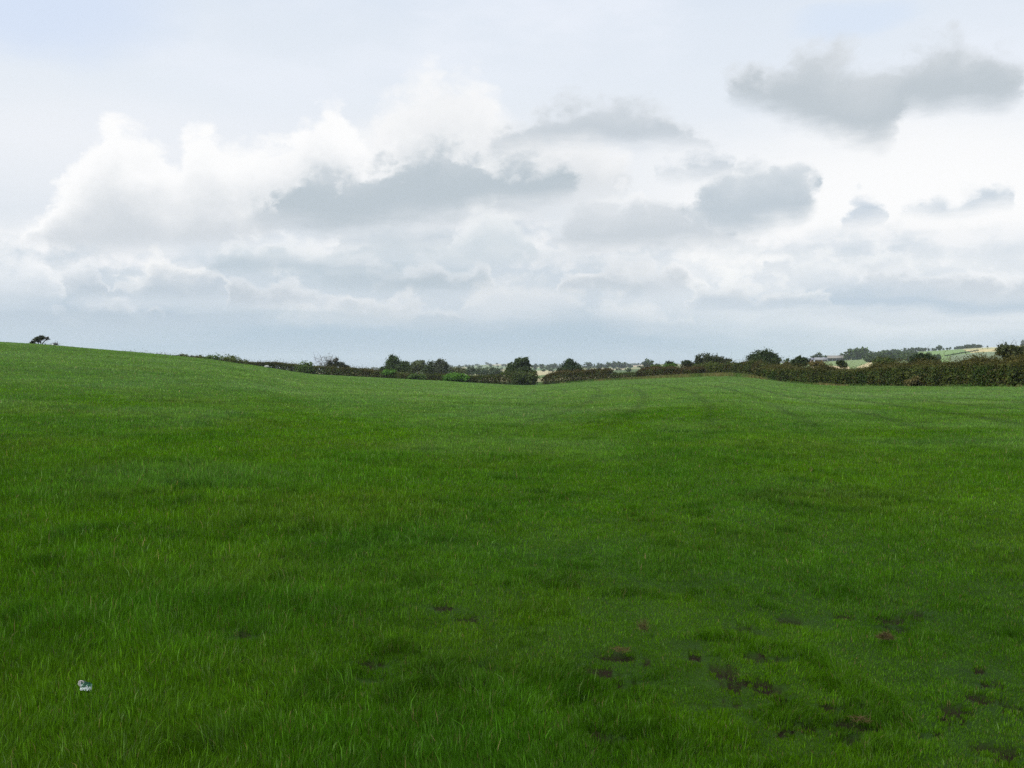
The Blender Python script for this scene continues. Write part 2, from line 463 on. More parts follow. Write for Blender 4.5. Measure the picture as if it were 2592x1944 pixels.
bush('bush', 'tallest dark bush of the right hedge reaching above its top, blackish green', 118,
     [(923, 360.5, 7.5, 6.5), (918, 364, 7, 8), (928, 366, 9, 10), (919, 374, 8, 9), (934, 363.5, 5, 4), (921, 355.3, 3, 2.5)], .17, 7000, (.012, .024, .010), (.02, .036, .014))
bush('bush', 'straw coloured bramble clump at the foot of the tall right hedge', 112, [(917, 381.0, 6, 3.6), (926, 382.2, 6, 2.8), (910, 382.5, 5, 2.6)], .13, 1300, (.10, .085, .035), C_OL)

# individual trees near the hedges --------------------------------------------
tree('tree', 'broad round headed tree, tallest of the valley trees left of centre', 'tree', 262,
     [(394, 364, 7, 7.5), (399, 367, 9, 6.5), (405, 366, 4.5, 5.5), (391, 370, 7, 5), (392.5, 358.5, 4.5, 3.5)], .34, 5200, (.036, .058, .022), (.05, .07, .025))
tree('tree', 'little round tree tucked against the left of the tallest valley tree', 'tree', 262, [(383.5, 370.5, 4.3, 3.6)], .3, 700, (.036, .058, .025), C_DK)
tree('tree', 'pale leaved loose tree second from left in the valley row', 'tree', 270, [(417, 367, 7.5, 5.6), (420, 363.5, 4.8, 3.2), (412, 370, 6, 4), (425, 369, 4, 4)], .32, 2900, (.060, .078, .040), (.10, .11, .06), mix=.5)
tree('tree', 'dark mid height tree between the pale tree and the lacy one', 'tree', 262, [(431, 367, 5.5, 5.2), (429, 371, 7, 4), (437, 371, 6, 4)], .32, 2600, (.034, .050, .022), (.05, .06, .03))
tree('tree', 'lacy topped tree with gaps in its right side, fourth valley tree', 'tree', 262, [(441, 364, 6, 4.6), (444.5, 367, 3.4, 4.5), (437, 367.5, 3.5, 4), (440, 371, 8, 4), (447, 372, 5, 3)], .30, 3000, (.042, .052, .034), (.07, .078, .055), mix=.5)
tree('tree', 'spreading low tree behind the bright green bush', 'tree', 300, [(459, 371.5, 8, 3.2), (452, 371, 5, 3)], .34, 900, (.052, .065, .030), C_BR)
tree('tree', 'greyish rounded tree in the middle distance left of the leaning domed tree', 'tree', 420, [(470, 371, 5, 4.2), (480, 371.5, 8, 3.4)], .45, 1500, (.050, .070, .042), C_GY)
tree('tree', 'hazy broad tree in the middle distance right beside the greyish one', 'tree', 430, [(491, 371.5, 8, 4.2), (497, 372, 6, 3.4)], .45, 1500, (.044, .062, .036), C_GY)
tree('tree', 'tall ivy thick tree leaning right at the centre of the skyline', 'tree', 225,
     [(520, 362.5, 6, 4.6), (525.5, 361, 4, 4.2), (513, 366, 5.2, 4.6), (525, 368, 5.4, 6.5), (510.5, 370.8, 4.6, 4.2), (531, 373, 5, 2.6), (518, 371, 8, 4.5)], .28, 6200, (.034, .054, .021), (.055, .068, .032), foot=519)
tree('tree', 'smooth bell shaped dark tree right of centre above the trimmed hedge', 'tree', 225,
     [(570, 363.5, 5, 4.8), (571, 366.5, 8, 5), (572, 370, 10.5, 4.0), (562, 371, 5, 2.6)], .27, 5000, (.020, .036, .016), (.032, .046, .02), foot=571)
tree('thorn_tree', 'wide domed thorn tree with bare trunks showing under its left side', 'tree', 186,
     [(704, 358.2, 8, 4.0), (712, 358.8, 8, 3.2), (699, 361, 5, 3.5), (720, 361, 6.5, 3.6), (728, 362, 4.5, 3), (711, 362, 12, 2.2)], .22, 3600, (.034, .044, .024), (.055, .055, .03), foot=709)
tree('thorn_tree', 'dense dark spreading tree over the hedge left of the farm, two humps', 'tree', 176,
     [(763, 356.0, 10, 5.6), (757, 359.4, 9, 4.2), (771, 358.6, 6, 4.4), (776, 361, 5, 4.2), (766, 361.5, 14, 3.4)], .22, 6500, (.024, .040, .017), (.045, .048, .022), foot=766)
tree('thorn_tree', 'flat topped wind clipped tree at the right edge of the photo', 'tree', 108,
     [(1008, 348.8, 8, 2.8), (1018, 350.4, 10, 3.0), (1003, 352, 6, 3), (1022, 355, 13, 4), (1034, 352, 10, 4), (1012, 357, 8, 5), (1030, 358, 12, 5)], .17, 6500, (.034, .044, .018), (.06, .05, .02), foot=1016)

# dark ivy clumps right of the bare tree
tree('tree', 'small dark ragged tree right beside the bare twigged one on the left hedge', 'tree', 226,
     [(330, 362, 3.2, 3.6), (336, 361.5, 3, 3.6), (341, 364.8, 4, 3.4), (345, 367, 3.6, 2.6), (333, 366, 6, 3)], .24, 1900, (.028, .034, .020), (.045, .05, .03), foot=336, hollow=.2)

def bare_tree():
    r = 227
    bx, by, _ = at(327, 367, r); bz = tz(bx, by)
    root = empty('bare_tree', (bx, by, bz)); tagit(root, 'bare arching tree with only twigs left, standing in the left hedge', 'tree')
    segs = []
    for k in range(11):
        tx = rng.uniform(314, 341); ty = 358.0 + ((tx - 326) / 15) ** 2 * 4.6 + rng.uniform(-.8, 1.8)
        X, Y, Z = at(tx, ty, r + rng.uniform(-2, 2))
        t = np.array([X - bx, Y - by, Z - bz])
        p = np.array([rng.uniform(-.5, .5), 0, 0.]); q0 = p.copy(); L_ = np.linalg.norm(t)
        rr = .085
        for j in range(5):
            f_ = (j + 1) / 5
            q = q0 + (t - q0) * np.array([f_ ** 1.3, f_, f_ ** .75]) + rng.normal(size=3) * .1
            segs.append((p, q, rr, rr * .72))
            for _ in range(4):
                e = q + ((q - p) / np.linalg.norm(q - p) * .5 + rng.normal(size=3) * .55) * L_ * .16
                segs.append((q, e, rr * .5, .015))
                for _ in range(2):
                    segs.append((e, e + rng.normal(size=3) * .28 + [0, 0, .12], .02, .012))
            p = q; rr *= .72
    v, f = tubes(segs, 4)
    np_mesh('trunk', v, [f], None, mat_plain('bare_wood', (.13, .12, .11), .9), root)
bare_tree()

def wind_tree():
    r = 205
    px0 = 40.5
    bx, by, _ = at(px0, 367, r); bz = tz(bx, by)
    root = empty('windswept_tree', (bx, by, bz)); tagit(root, 'windswept thorn tree leaning right on the far left crest', 'tree')
    m = r / F
    def q(px, py, d=0):
        X, Y, Z = at(px, py, r + d); return (X - bx, Y - by, Z - bz)
    lob = [(33.5, 342.0, 2.6, 1.8), (36, 340.6, 3, 2.0), (38.5, 338.6, 3.2, 2.3), (42, 337.6, 3.2, 2.0), (45.5, 337.8, 2.6, 1.3), (31.5, 343.4, 2.2, 1.0), (48, 337.0, 1.2, .7), (47.5, 339.2, 1.5, .5)]
    L3 = [(*q(a, b), c * m, c * m * 1.1, d * m) for a, b, c, d in lob]
    p, s, k = crown_points(L3, 2600, .2)
    v, f = quads(p, .15 * rng.uniform(.6, 1.3, len(p)))
    t = np.array((.040, .050, .024))[None] * (1 + s[:, None]) * rng.uniform(.7, 1.4, len(p))[:, None]
    np_mesh('crown', v, [f], np.repeat(t, 4, 0), M_leaf, root)
    segs = []
    for path in ([(40.5, 350), (40.6, 343), (41, 340), (44, 338.3), (48.5, 336.8)], [(40.6, 350), (42.5, 343.3), (45, 340.6), (47, 339.5), (50.5, 339.3)], [(40.4, 348), (38, 342), (36, 340)], [(40.6, 343), (39.6, 340.5), (39, 338)]):
        for a, b in zip(path[:-1], path[1:]):
            segs.append((q(*a), q(*b), .11, .07))
    for _ in range(40):
        a = (rng.uniform(38, 48), rng.uniform(337.5, 340.5)); segs.append((q(*a), q(a[0] + rng.uniform(1, 3), a[1] + rng.uniform(-.8, .6), rng.normal() * .5), .03, .012))
    v, f = tubes(segs, 5)
    np_mesh('trunk', v, [f], None, M_bark, root)
wind_tree()
hedge('hedge', 'thin remnant of low hedge showing beside the windswept tree on the crest', [(26, 206, 343.0), (40, 206, 344.6), (52, 206, 345.0), (58, 206, 345.3), (66, 206, 347)],
      .9, .13, 90, [(.04, .045, .025), (.05, .045, .03)], 'hedges round the big field', rough=.3, shoots=.12)
tree('tree', 'tiny twiggy sapling next to the pale post on the left crest', 'tree', 205, [(55.5, 343.6, 2.0, 1.2), (57.0, 344.0, 1.2, .8)], .12, 160, (.06, .06, .055), C_BR, hollow=.1)

def box_mesh(name, w, d, h, mat, parent=None, loc=(0, 0, 0), rz=0, taper=1.0, bevel=.01):
    import bmesh
    bm = bmesh.new(); bmesh.ops.create_cube(bm, size=1)
    for v in bm.verts:
        k = taper if v.co.z > 0 else 1
        v.co.x *= w * k; v.co.y *= d * k; v.co.z = (v.co.z + .5) * h
    bmesh.ops.bevel(bm, geom=bm.edges[:], offset=bevel, segments=2, affect='EDGES')
    me = bpy.data.meshes.new(name); bm.to_mesh(me); bm.free()
    me.materials.append(mat)
    o = bpy.data.objects.new(name, me); col.objects.link(o); o.location = loc; o.rotation_euler = (0, 0, rz)
    if parent: o.parent = parent
    return o
M_paint = mat_plain('white_paint', (.7, .7, .68), .6, .1)
x, y, _ = at(53.0, 367, 204)
po = box_mesh('fence_post', .28, .28, 1.7, M_paint, loc=(x, y, tz(x, y) - .1), bevel=.03, taper=.85)
tagit(po, 'short pale post on the left crest beside the windswept tree', 'post')

def stone(name, label, px, py, sx, sz, c, r0=150, cat='stone'):
    import bmesh
    x, y, z, r = hit(px, py, r0)
    bm = bmesh.new(); bmesh.ops.create_icosphere(bm, subdivisions=3, radius=1)
    for v in bm.verts:
        k = 1 + .22 * (float(fbm(np.array([v.co.x * 1.7 + px]), np.array([v.co.y * 1.7 + v.co.z * 2.1]), 4, 3)[0]) - .5) * 2
        v.co = (v.co.x * sx * k, v.co.y * sx * .8 * k, v.co.z * sz * k)
    me = bpy.data.meshes.new(name); bm.to_mesh(me); bm.free(); me.materials.append(mat_plain('stone', c, .9, .3, 3))
    o = bpy.data.objects.new(name, me); col.objects.link(o); o.location = (x, y, tz(x, y) + sz * .5)
    tagit(o, label, cat)
stone('stone', 'pale stone heap lying at the foot of the left hedge', 266.8, 367.6, 0.42, .26, (.24, .26, .24))

# ------------------------------------------------------------------ far trees
def far_proto(i, leaf=.75, n=520, shape=0):
    n = 620
    root = empty('distant_tree', (0, 0, 0))
    if shape == 0: lob = [(0, 0, .60, .46, .46, .36), (.2, .1, .48, .32, .32, .30), (-.25, 0, .45, .30, .30, .28), (0, 0, .22, .38, .38, .2)]
    elif shape == 1: lob = [(0, 0, .56, .60, .5, .36), (.4, 0, .42, .36, .36, .28), (-.42, 0, .44, .36, .3, .30), (0, 0, .22, .6, .5, .2)]
    elif shape == 2: lob = [(0, 0, .58, .34, .34, .42), (.05, 0, .30, .36, .36, .24), (0, 0, .18, .3, .3, .16)]
    else: lob = [(0, 0, .42, .85, .5, .34), (.6, .2, .34, .5, .4, .26), (-.6, 0, .34, .5, .4, .26), (0, 0, .18, .9, .5, .16)]
    p, s, k = crown_points(lob, n, .3)
    p = p[p[:, 2] > .02]; s = s[:len(p)]
    v, f = quads(p, .13 * rng.uniform(.6, 1.3, len(p)))
    t = np.array((.046, .074, .024))[None] * (1 + s[:, None]) * rng.uniform(.7, 1.35, len(p))[:, None]
    np_mesh('crown', v, [f], np.repeat(t, 4, 0), M_leaf, root)
    tips = [(rng.uniform(-.3, .3), rng.uniform(-.3, .3), rng.uniform(.4, .75)) for _ in range(4)]
    sv, sf = tubes(limbs((0, 0, -.03), tips, .035, rad_end=.008), 4)
    np_mesh('trunk', sv, [sf], None, M_bark, root)
    return root
protos = {}
def far_tree(px, base_py, hpx, label, group, shape=None, r=None, rmin=260):
    """a tree whose foot is on the far ground under (px, base_py) and hpx pixels tall"""
    if r is None:
        x, y, z, r = hit(px, base_py, rmin)
    else:
        x, y, _ = at(px, 367, r); z = tz(x, y)
    if r > 6000: r = 3500.; x, y, _ = at(px, 367, r); z = tz(x, y)
    h = hpx * 1.12 * r / F
    shape = rng.integers(0, 3) if shape is None else shape
    key = (int(shape), int(rng.integers(0, 2)))
    if key not in protos:
        protos[key] = far_proto(0, shape=key[0]); o = protos[key]
    else:
        src = protos[key]
        o = src.copy(); col.objects.link(o)
        for ch in src.children:
            c = ch.copy(); col.objects.link(c); c.parent = o
    o.location = (x, y, z); o.scale = (h * rng.uniform(.9, 1.15), h * 1.0, h); o.rotation_euler = (0, 0, rng.uniform(-.6, .6))
    o['label'] = label; o['category'] = 'tree'
    if group: o['group'] = group
    elif 'group' in o: del o['group']
    return o

# row on the centre right skyline
for px, b, h, lb in [(487, 364.5, 3.0, 'rounded tree on the pale hill brow left of the centre ivy tree'), (446.5, 369, 4.2, 'small dark tree on the hill brow just right of the lacy valley tree'),
                     (555, 368, 5, 'tree at the left end of the skyline row before the bell shaped tree')]:
    far_tree(px, b, h, lb, None)
ROW = [(588, 369, 6.4, 1), (598, 368.5, 6.8, 1), (606.5, 367.5, 6.6, 0), (614, 367, 7.6, 0), (619.5, 367, 7.0, 2), (624.5, 367, 5.2, 2), (629, 367, 4.4, 2), (535, 368, 6, 0), (541, 368, 5, 1), (547, 368, 5.4, 1), (553, 368, 5, 1), (559, 368, 5.4, 0), (565, 368.4, 4.6, 1)]
for px, b, h, s in ROW:
    far_tree(px, b, h, 'dark round tree in the skyline row either side of the bell shaped tree', 'skyline trees right of centre', s, r=1500)
far_tree(648.5, 369.5, 10.5, 'large hazy tree standing on its own trunk above the corner hedge', None, 0, r=900)
far_tree(656, 369, 5.5, 'low hazy tree to the right of the large lone skyline tree', None, 1, r=920)
far_tree(668, 367, 7, 'small round hazy tree above the dark pointed bush', None, 0, r=900)
far_tree(643, 366.5, 4.5, 'hazy tree just left of the large lone skyline tree', None, 1, r=1000)
far_tree(599 + 29, 371, 4.5, 'grey green tree behind the scrubby stretch of hedge', None, 1, r=700)
GL = 'small distant tree among the pale fields on the hazy middle hills'
for k in range(150):
    px = rng.uniform(350, 650); b = rng.uniform(364, 373.5)
    if px < 465: b = rng.uniform(368.5, 371)
    if 620 < px: b = rng.uniform(364, 369)
    sk = float(np.interp(px, [350, 400, 450, 500, 530, 570, 620, 660], [369.7, 369.3, 366.8, 364.3, 365, 366.8, 365.8, 364.2]))
    b = max(b, sk + .2)
    far_tree(px, b, rng.uniform(1.3, 3.2), GL, 'small trees on the middle hills', rng.choice([0, 1, 3, 3]), rmin=480)
for k in range(34):
    px = 350 + k * 3.6 + rng.uniform(-1.5, 1.5)
    if px > 470: break
    far_tree(px, 370, rng.uniform(1.8, 3.6), 'distant tree of the low hazy line seen between the valley trees', 'hazy tree line on the left', rng.choice([0, 1, 3]), r=2300 + rng.uniform(-200, 200))

# right hillside --------------------------------------------------------------
far_tree(789, 366.5, 10, 'wide grey green tree with pale gaps between the two dark hedge trees', None, 1, r=420)
far_tree(817.0, 362.0, 9.0, 'big square headed tree behind the left farm shed', None, 0, r=1060).scale.x *= 1.15
far_tree(824.6, 361.6, 5.6, 'round tree behind the middle of the farm sheds', None, 0, r=1060)
far_tree(829.5, 360.5, 3.6, 'small tree behind the long barn roof', None, 1, r=1060)
for px, b, h, s in [(842, 359, 7, 0), (848, 359.5, 9.8, 0), (852, 360, 9.5, 1), (858.5, 360, 11.2, 0), (861, 361, 11.0, 0), (855, 361, 8, 1)]:
    far_tree(px, b, h, 'tall tree of the dark grove right of the farm', 'dark grove beside the farm', s, r=985 + rng.uniform(-25, 25))
for k in range(30):
    px = 864 + k * 1.7 + rng.uniform(-.8, .8)
    far_tree(px, 360, float(np.interp(px, [865, 872, 880, 890, 912], [5.0, 6.0, 6, 5.5, 4.5])) + rng.uniform(-.5, .8), 'tree of the wood that runs along below the green hill field', 'wood below the green hill field', rng.choice([0, 1]), r=1010 + rng.uniform(-40, 40))
for px, h in [(883, 5.2), (887, 5.4), (891.5, 5.6), (894, 5.2), (897.5, 4.4)]:
    far_tree(px, 353.5, h, 'big domed tree on the skyline left of the green hill field', 'domed skyline trees', 0, r=1250)
for px, h in [(904, 4.6), (908, 4.6), (911, 4.8), (915, 4.5), (918, 4.2), (921, 4.3), (925, 3.8), (928, 2.8), (932, 2.8), (935, 3.0), (938.5, 2.6), (943, 2.2), (947, 2.6)]:
    far_tree(px, 351, h * .85, 'tree in the hedgerow along the top of the green hill field', 'hedgerow trees on the hill brow', rng.choice([0, 1, 1]), r=1420)
far_tree(939.5, 350.2, 5.0, 'upright tree standing highest in the hill brow hedgerow', None, 0, r=1410)
far_tree(949.6, 349.6, 2.4, 'little round tree at the right end of the hill brow hedgerow', None, 0, r=1420)
for k in range(14):
    px = 955 + k * 1.9
    far_tree(px, 348.7, float(np.interp(px, [954, 964, 972, 983], [2.2, 3.2, 3.6, 2.2])), 'tree of the dark copse on top of the hill above the golden field', 'hilltop copse', 1, r=1420)
for px, h in [(987, 1.5), (1001, 2.4), (1004, 1.4), (1008, 1.4)]:
    far_tree(px, 347.4, h, 'small bush like tree on the field boundary right of the copse', 'boundary bushes on the hilltop', 1, r=1425)
far_tree(1005.6, 347.2, 3.8, 'upright dark tree on the hilltop boundary right of the copse', None, 2, r=1425)
far_tree(1022.5, 345.6, 4.4, 'lone brown tree on the pale hilltop at the right edge', None, 2, r=1900)
for k in range(44):
    px = 866 + k * 1.65 + rng.uniform(-1, 1)
    b = float(np.interp(px, [868, 890, 915, 940], [364, 361.5, 362.5, 361.5]))
    far_tree(px, b, rng.uniform(4.2, 7.0) * (1 if px < 915 else .8), 'tree of the wooded fold between the hedge and the hill fields', 'wooded fold on the hillside', rng.choice([0, 1, 1]), r=720 + rng.uniform(-60, 60))
for px, h in [(930, 5.4), (934, 6.0), (937.5, 5.0), (926, 4)]:
    far_tree(px, 360, h, 'ragged tree below the right part of the green hill field', 'ragged hillside trees', 1, r=700)
far_tree(976, 360.5, 5.2, 'dark bush like tree low on the grey green field', None, 0, r=520)
far_tree(994, 360.8, 4.4, 'second dark round tree low on the grey green field, to the right', None, 0, r=520)
far_tree(966, 361, 4, 'low tree between the tallest hedge bush and the grey green field', None, 3, r=480)
for k in range(12):
    f_ = k / 11
    far_tree(946 + 31 * f_, 356.2 - 5.2 * f_, 1.6, 'bush of the slanting hedgerow dividing the golden and grey green fields', 'slanting hillside hedgerow', 3, rmin=600)

# farm sheds ------------------------------------------------------------------
def shed(label, pxl, pxr, py_eave, py_ridge, r, depth, c_roof, c_wall, openings=(), lean=False):
    xl, yl, _ = at(pxl, 367, r); xr, yr, _ = at(pxr, 367, r)
    cx, cy = (xl + xr) / 2, (yl + yr) / 2
    Wd = math.hypot(xr - xl, yr - yl); rz = math.atan2(yr - yl, xr - xl)
    g = min(tz(cx, cy), tz(xl, yl), tz(xr, yr)) - .2
    ze = at(pxl, py_eave, r)[2] - g; zr = at(pxl, py_ridge, r)[2] - g
    root = empty('farm_shed', (cx, cy, g)); root.rotation_euler = (0, 0, rz)
    tagit(root, label, 'shed', 'farm sheds')
    w, d = Wd / 2, depth
    def part(name, V, Fc, m):
        return np_mesh(name, np.array(V, float), [np.array([f]) for f in Fc], None, m, root)
    mw = mat_plain('shed_wall', c_wall, .8, .2, .6); mr_ = mat_plain('shed_roof', c_roof, .7, .12, .5)
    part('wall', [(-w, 0, 0), (w, 0, 0), (w, 0, ze), (-w, 0, ze), (-w, d, 0), (w, d, 0), (w, d, ze), (-w, d, ze), (-w, d / 2, zr - .05), (w, d / 2, zr - .05)],
         [(0, 1, 2, 3), (5, 4, 7, 6), (1, 5, 6, 9, 2), (4, 0, 3, 8, 7)], mw)
    o = .5
    part('roof', [(-w - o, -o, ze - .1), (w + o, -o, ze - .1), (w + o, d / 2, zr), (-w - o, d / 2, zr), (w + o, d + o, ze - .1), (-w - o, d + o, ze - .1),
                  (-w - o, -o, ze - .3), (w + o, -o, ze - .3), (w + o, d + o, ze - .3), (-w - o, d + o, ze - .3)],
         [(0, 1, 2, 3), (3, 2, 4, 5), (6, 7, 1, 0), (5, 4, 8, 9), (7, 6, 9, 8), (1, 7, 8, 4, 2), (6, 0, 3, 5, 9)], mr_)
    md = mat_plain('shed_opening', (.02, .022, .025), .9, .1)
    for a, b, h in openings:
        box = box_mesh('doorway', Wd * (b - a), .06, ze * h, md, root, (-w + Wd * (a + b) / 2, -.035, 0.02), bevel=.005)
    return root
shed('low farm shed with pale grey roof at the left end of the farm', 814.5, 827.2, 359.6, 357.4, 1000, 12, (.17, .175, .19), (.12, .10, .10), [(.05, .3, .8), (.45, .6, .7)])
shed('long barn with light ridge roof and dark open front beside the grove', 827.6, 846.6, 358.0, 355.4, 985, 14, (.16, .155, .14), (.05, .085, .095), [(.03, .22, .85), (.26, .45, .85), (.49, .68, .85), (.72, .95, .85)])
shed('small stone outbuilding with light roof right of the long barn', 847.3, 851.0, 357.6, 356.2, 975, 8, (.22, .21, .21), (.20, .16, .15), [(.3, .55, .8)])
shed('little brick building left of the low farm shed', 810.0, 813.8, 359.6, 358.0, 1000, 8, (.13, .13, .17), (.40, .26, .22), [(.3, .6, .7)])

# ------------------------------------------------------------------ ground
BROWN = [  # bare earth patches: pixel x, y, half width, half height of the photograph
    (2244 - 480, 1671, 22, 9), (1836, 1699, 30, 16), (1812, 1671, 18, 8), (1914, 1667, 26, 15), (1990, 1675, 20, 8), (1848, 1733, 34, 14), (1950, 1748, 38, 9),
    (2000, 1765, 20, 9), (1845, 1793, 36, 9), (1960, 1830, 24, 8), (2095, 1793, 26, 9), (2165, 1790, 24, 8), (1990, 1860, 26, 9), (2180, 1845, 34, 10), (2030, 1836, 22, 8),
    (2490, 1730, 24, 9), (2500, 1776, 30, 12), (2400, 1800, 30, 14), (2400, 1825, 18, 8), (2560, 1790, 16, 8), (2530, 1900, 34, 14), (2350, 1870, 34, 8),
    (1880, 1597, 34, 8), (2010, 1575, 24, 7), (2130, 1565, 22, 6), (2250, 1590, 24, 9), (2255, 1572, 26, 6), (2470, 1700, 24, 8), (2290, 1838, 20, 6),
    (1190, 1568, 30, 8), (1110, 1543, 26, 7), (1510, 1697, 30, 8), (1555, 1710, 26, 9), (1550, 1664, 34, 6), (1625, 1680, 14, 6), (1605, 1738, 26, 7), (940, 1690, 30, 8), (945, 1725, 16, 8),
    (1535, 1873, 18, 9), (1580, 1875, 12, 7), (620, 1618, 26, 10), (1570, 1657, 20, 6), (1240, 1697, 20, 8), (2330, 1560, 24, 6), (1745, 1637, 20, 7), (1995, 1790, 16, 6), (2150, 1870, 20, 7)]
BR = []
for a, b, hw, hh in BROWN:
    x, y, z, r = hit(a / 2.53125, b / 2.53125)
    m = r / F / 2.53125
    el = 1.6 / r
    BR.append((x, y, hw * m * 1.0 + .006, min(hh * m / el, hw * m * 2.2) * .62 + .012))

def earth(x, y, wide=False):
    e = np.zeros_like(x); w = np.zeros_like(x)
    wx = (fbm(x * 14, y * 14, 40, 4) - .5) * .16; wy = (fbm(x * 11 + 31, y * 11, 41, 4) - .5) * .30
    for bx, by, a, b in BR:
        d = ((x + wx - bx) / a) ** 2 + ((y + wy - by) / b) ** 2
        e = np.maximum(e, 1 - sstep(.7, 2.2, d))
        w = np.maximum(w, 1 - sstep(1, 14, d))
    return (e, w) if wide else e

def grass_fields(x, y):
    """height (m), lushness 0..1 (bluish, long), yellow 0..1"""
    r = np.hypot(x, y)
    n1 = fbm(x / 1.3, y / 1.7, 51, 4); n2 = fbm(x / .32, y / .40, 52, 3); n3 = fbm(x / 7, y / 9, 53, 4)
    left = sstep(1.5, -2.5, x + .08 * y) * sstep(26, 6, r)                      # longer sward on the left
    h = .026 + .036 * left + .018 * sstep(6, 14, r) + (.045 + .03 * left) * np.clip(n1 - .5, 0, 1) * 2 + .03 * np.clip(n2 - .5, 0, 1) * 2
    tus = sstep(.57, .74, fbm(x / .34 + 40, y / .42, 57, 3)) * sstep(.40, .60, fbm(x / 2.1, y / 3.0, 58, 3))
    h = h + .036 * tus
    u_ = x - .16 * y + .0012 * (y - 45) ** 2
    row = np.exp(-(((u_ / 2.9) % 1.0 - .5) / .09) ** 2) * sstep(-22, 20, x) * sstep(14, 34, y) * (.45 + .55 * fbm(x / 5, y / 12, 59, 2))
    h = h * (1 - .35 * row)
    lush = np.clip((n1 - .5) * 1.9 + (n3 - .5) * 1.2 + .34 + .22 * left + .4 * tus, 0, 1)
    global TUS; TUS = (tus, row)
    return h, lush, n3

PATCH = [  # far ground colours traced on the ground by their corners in the photograph (pixels of 1024 wide)
    ([(898, 354.6), (918, 352.4), (944, 350.2), (963, 349.6), (972, 352.6), (961, 356), (944, 358), (950, 362), (920, 362), (905, 358)], (.105, .165, .055)),
    ([(963, 349.6), (975, 349.1), (1000, 348.3), (1030, 347.8), (1030, 352), (1005, 351), (980, 352.2), (971, 352.8)], (.30, .26, .13)),
    ([(950, 355.8), (975, 352.6), (1030, 351.6), (1030, 364), (950, 364)], (.105, .135, .078)),
    ([(960, 349.0), (975, 345), (1030, 340), (1030, 347.6), (1000, 348.1), (975, 348.8)], (.27, .26, .15)),
    ([(812, 360.8), (850, 358.6), (876, 360), (870, 364), (860, 368), (800, 370), (806, 362)], (.115, .160, .065)),
    ([(856, 367.5), (866, 363.4), (873, 359.8), (878, 360.2), (872, 365), (864, 368.5)], (.32, .28, .16)),
    ([(812, 365.2), (828, 365.5), (850, 366.5), (850, 369), (812, 368)], (.34, .28, .17)),
    ([(352, 371.0), (388, 370.8), (388, 374.5), (345, 374.5)], (.38, .33, .20)),
    ([(470, 366.5), (500, 365.6), (512, 365.4), (512, 368.6), (480, 369.2), (462, 369.8)], (.15, .20, .11)),
    ([(462, 370.2), (500, 369.2), (512, 369.0), (512, 371), (470, 372)], (.26, .25, .15)),
    ([(485, 364.2), (512, 363.6), (514, 365.2), (490, 365.6)], (.32, .29, .20)),
    ([(500, 371.5), (516, 371.5), (516, 377), (500, 376)], (.32, .30, .17)),
    ([(530, 368), (560, 367.4), (560, 370), (532, 370.6)], (.13, .20, .10)),
    ([(530, 370.8), (560, 370.2), (560, 373), (535, 376)], (.36, .33, .20)),
    ([(585, 368.6), (625, 368.0), (625, 370), (590, 370.5)], (.26, .24, .15)),
    ([(625, 364), (643, 363.8), (643, 366.4), (628, 367)], (.33, .28, .19)),
    ([(656, 364), (700, 363.2), (700, 367), (660, 367)], (.20, .22, .12))]

def inpoly(px, py, poly):
    ins = np.zeros(px.shape, bool)
    n = len(poly)
    for i in range(n):
        x1, y1 = poly[i]; x2, y2 = poly[(i + 1) % n]
        if y1 == y2: continue
        c = ((y1 > py) != (y2 > py)) & (px < (x2 - x1) * (py - y1) / (y2 - y1) + x1)
        ins ^= c
    return ins

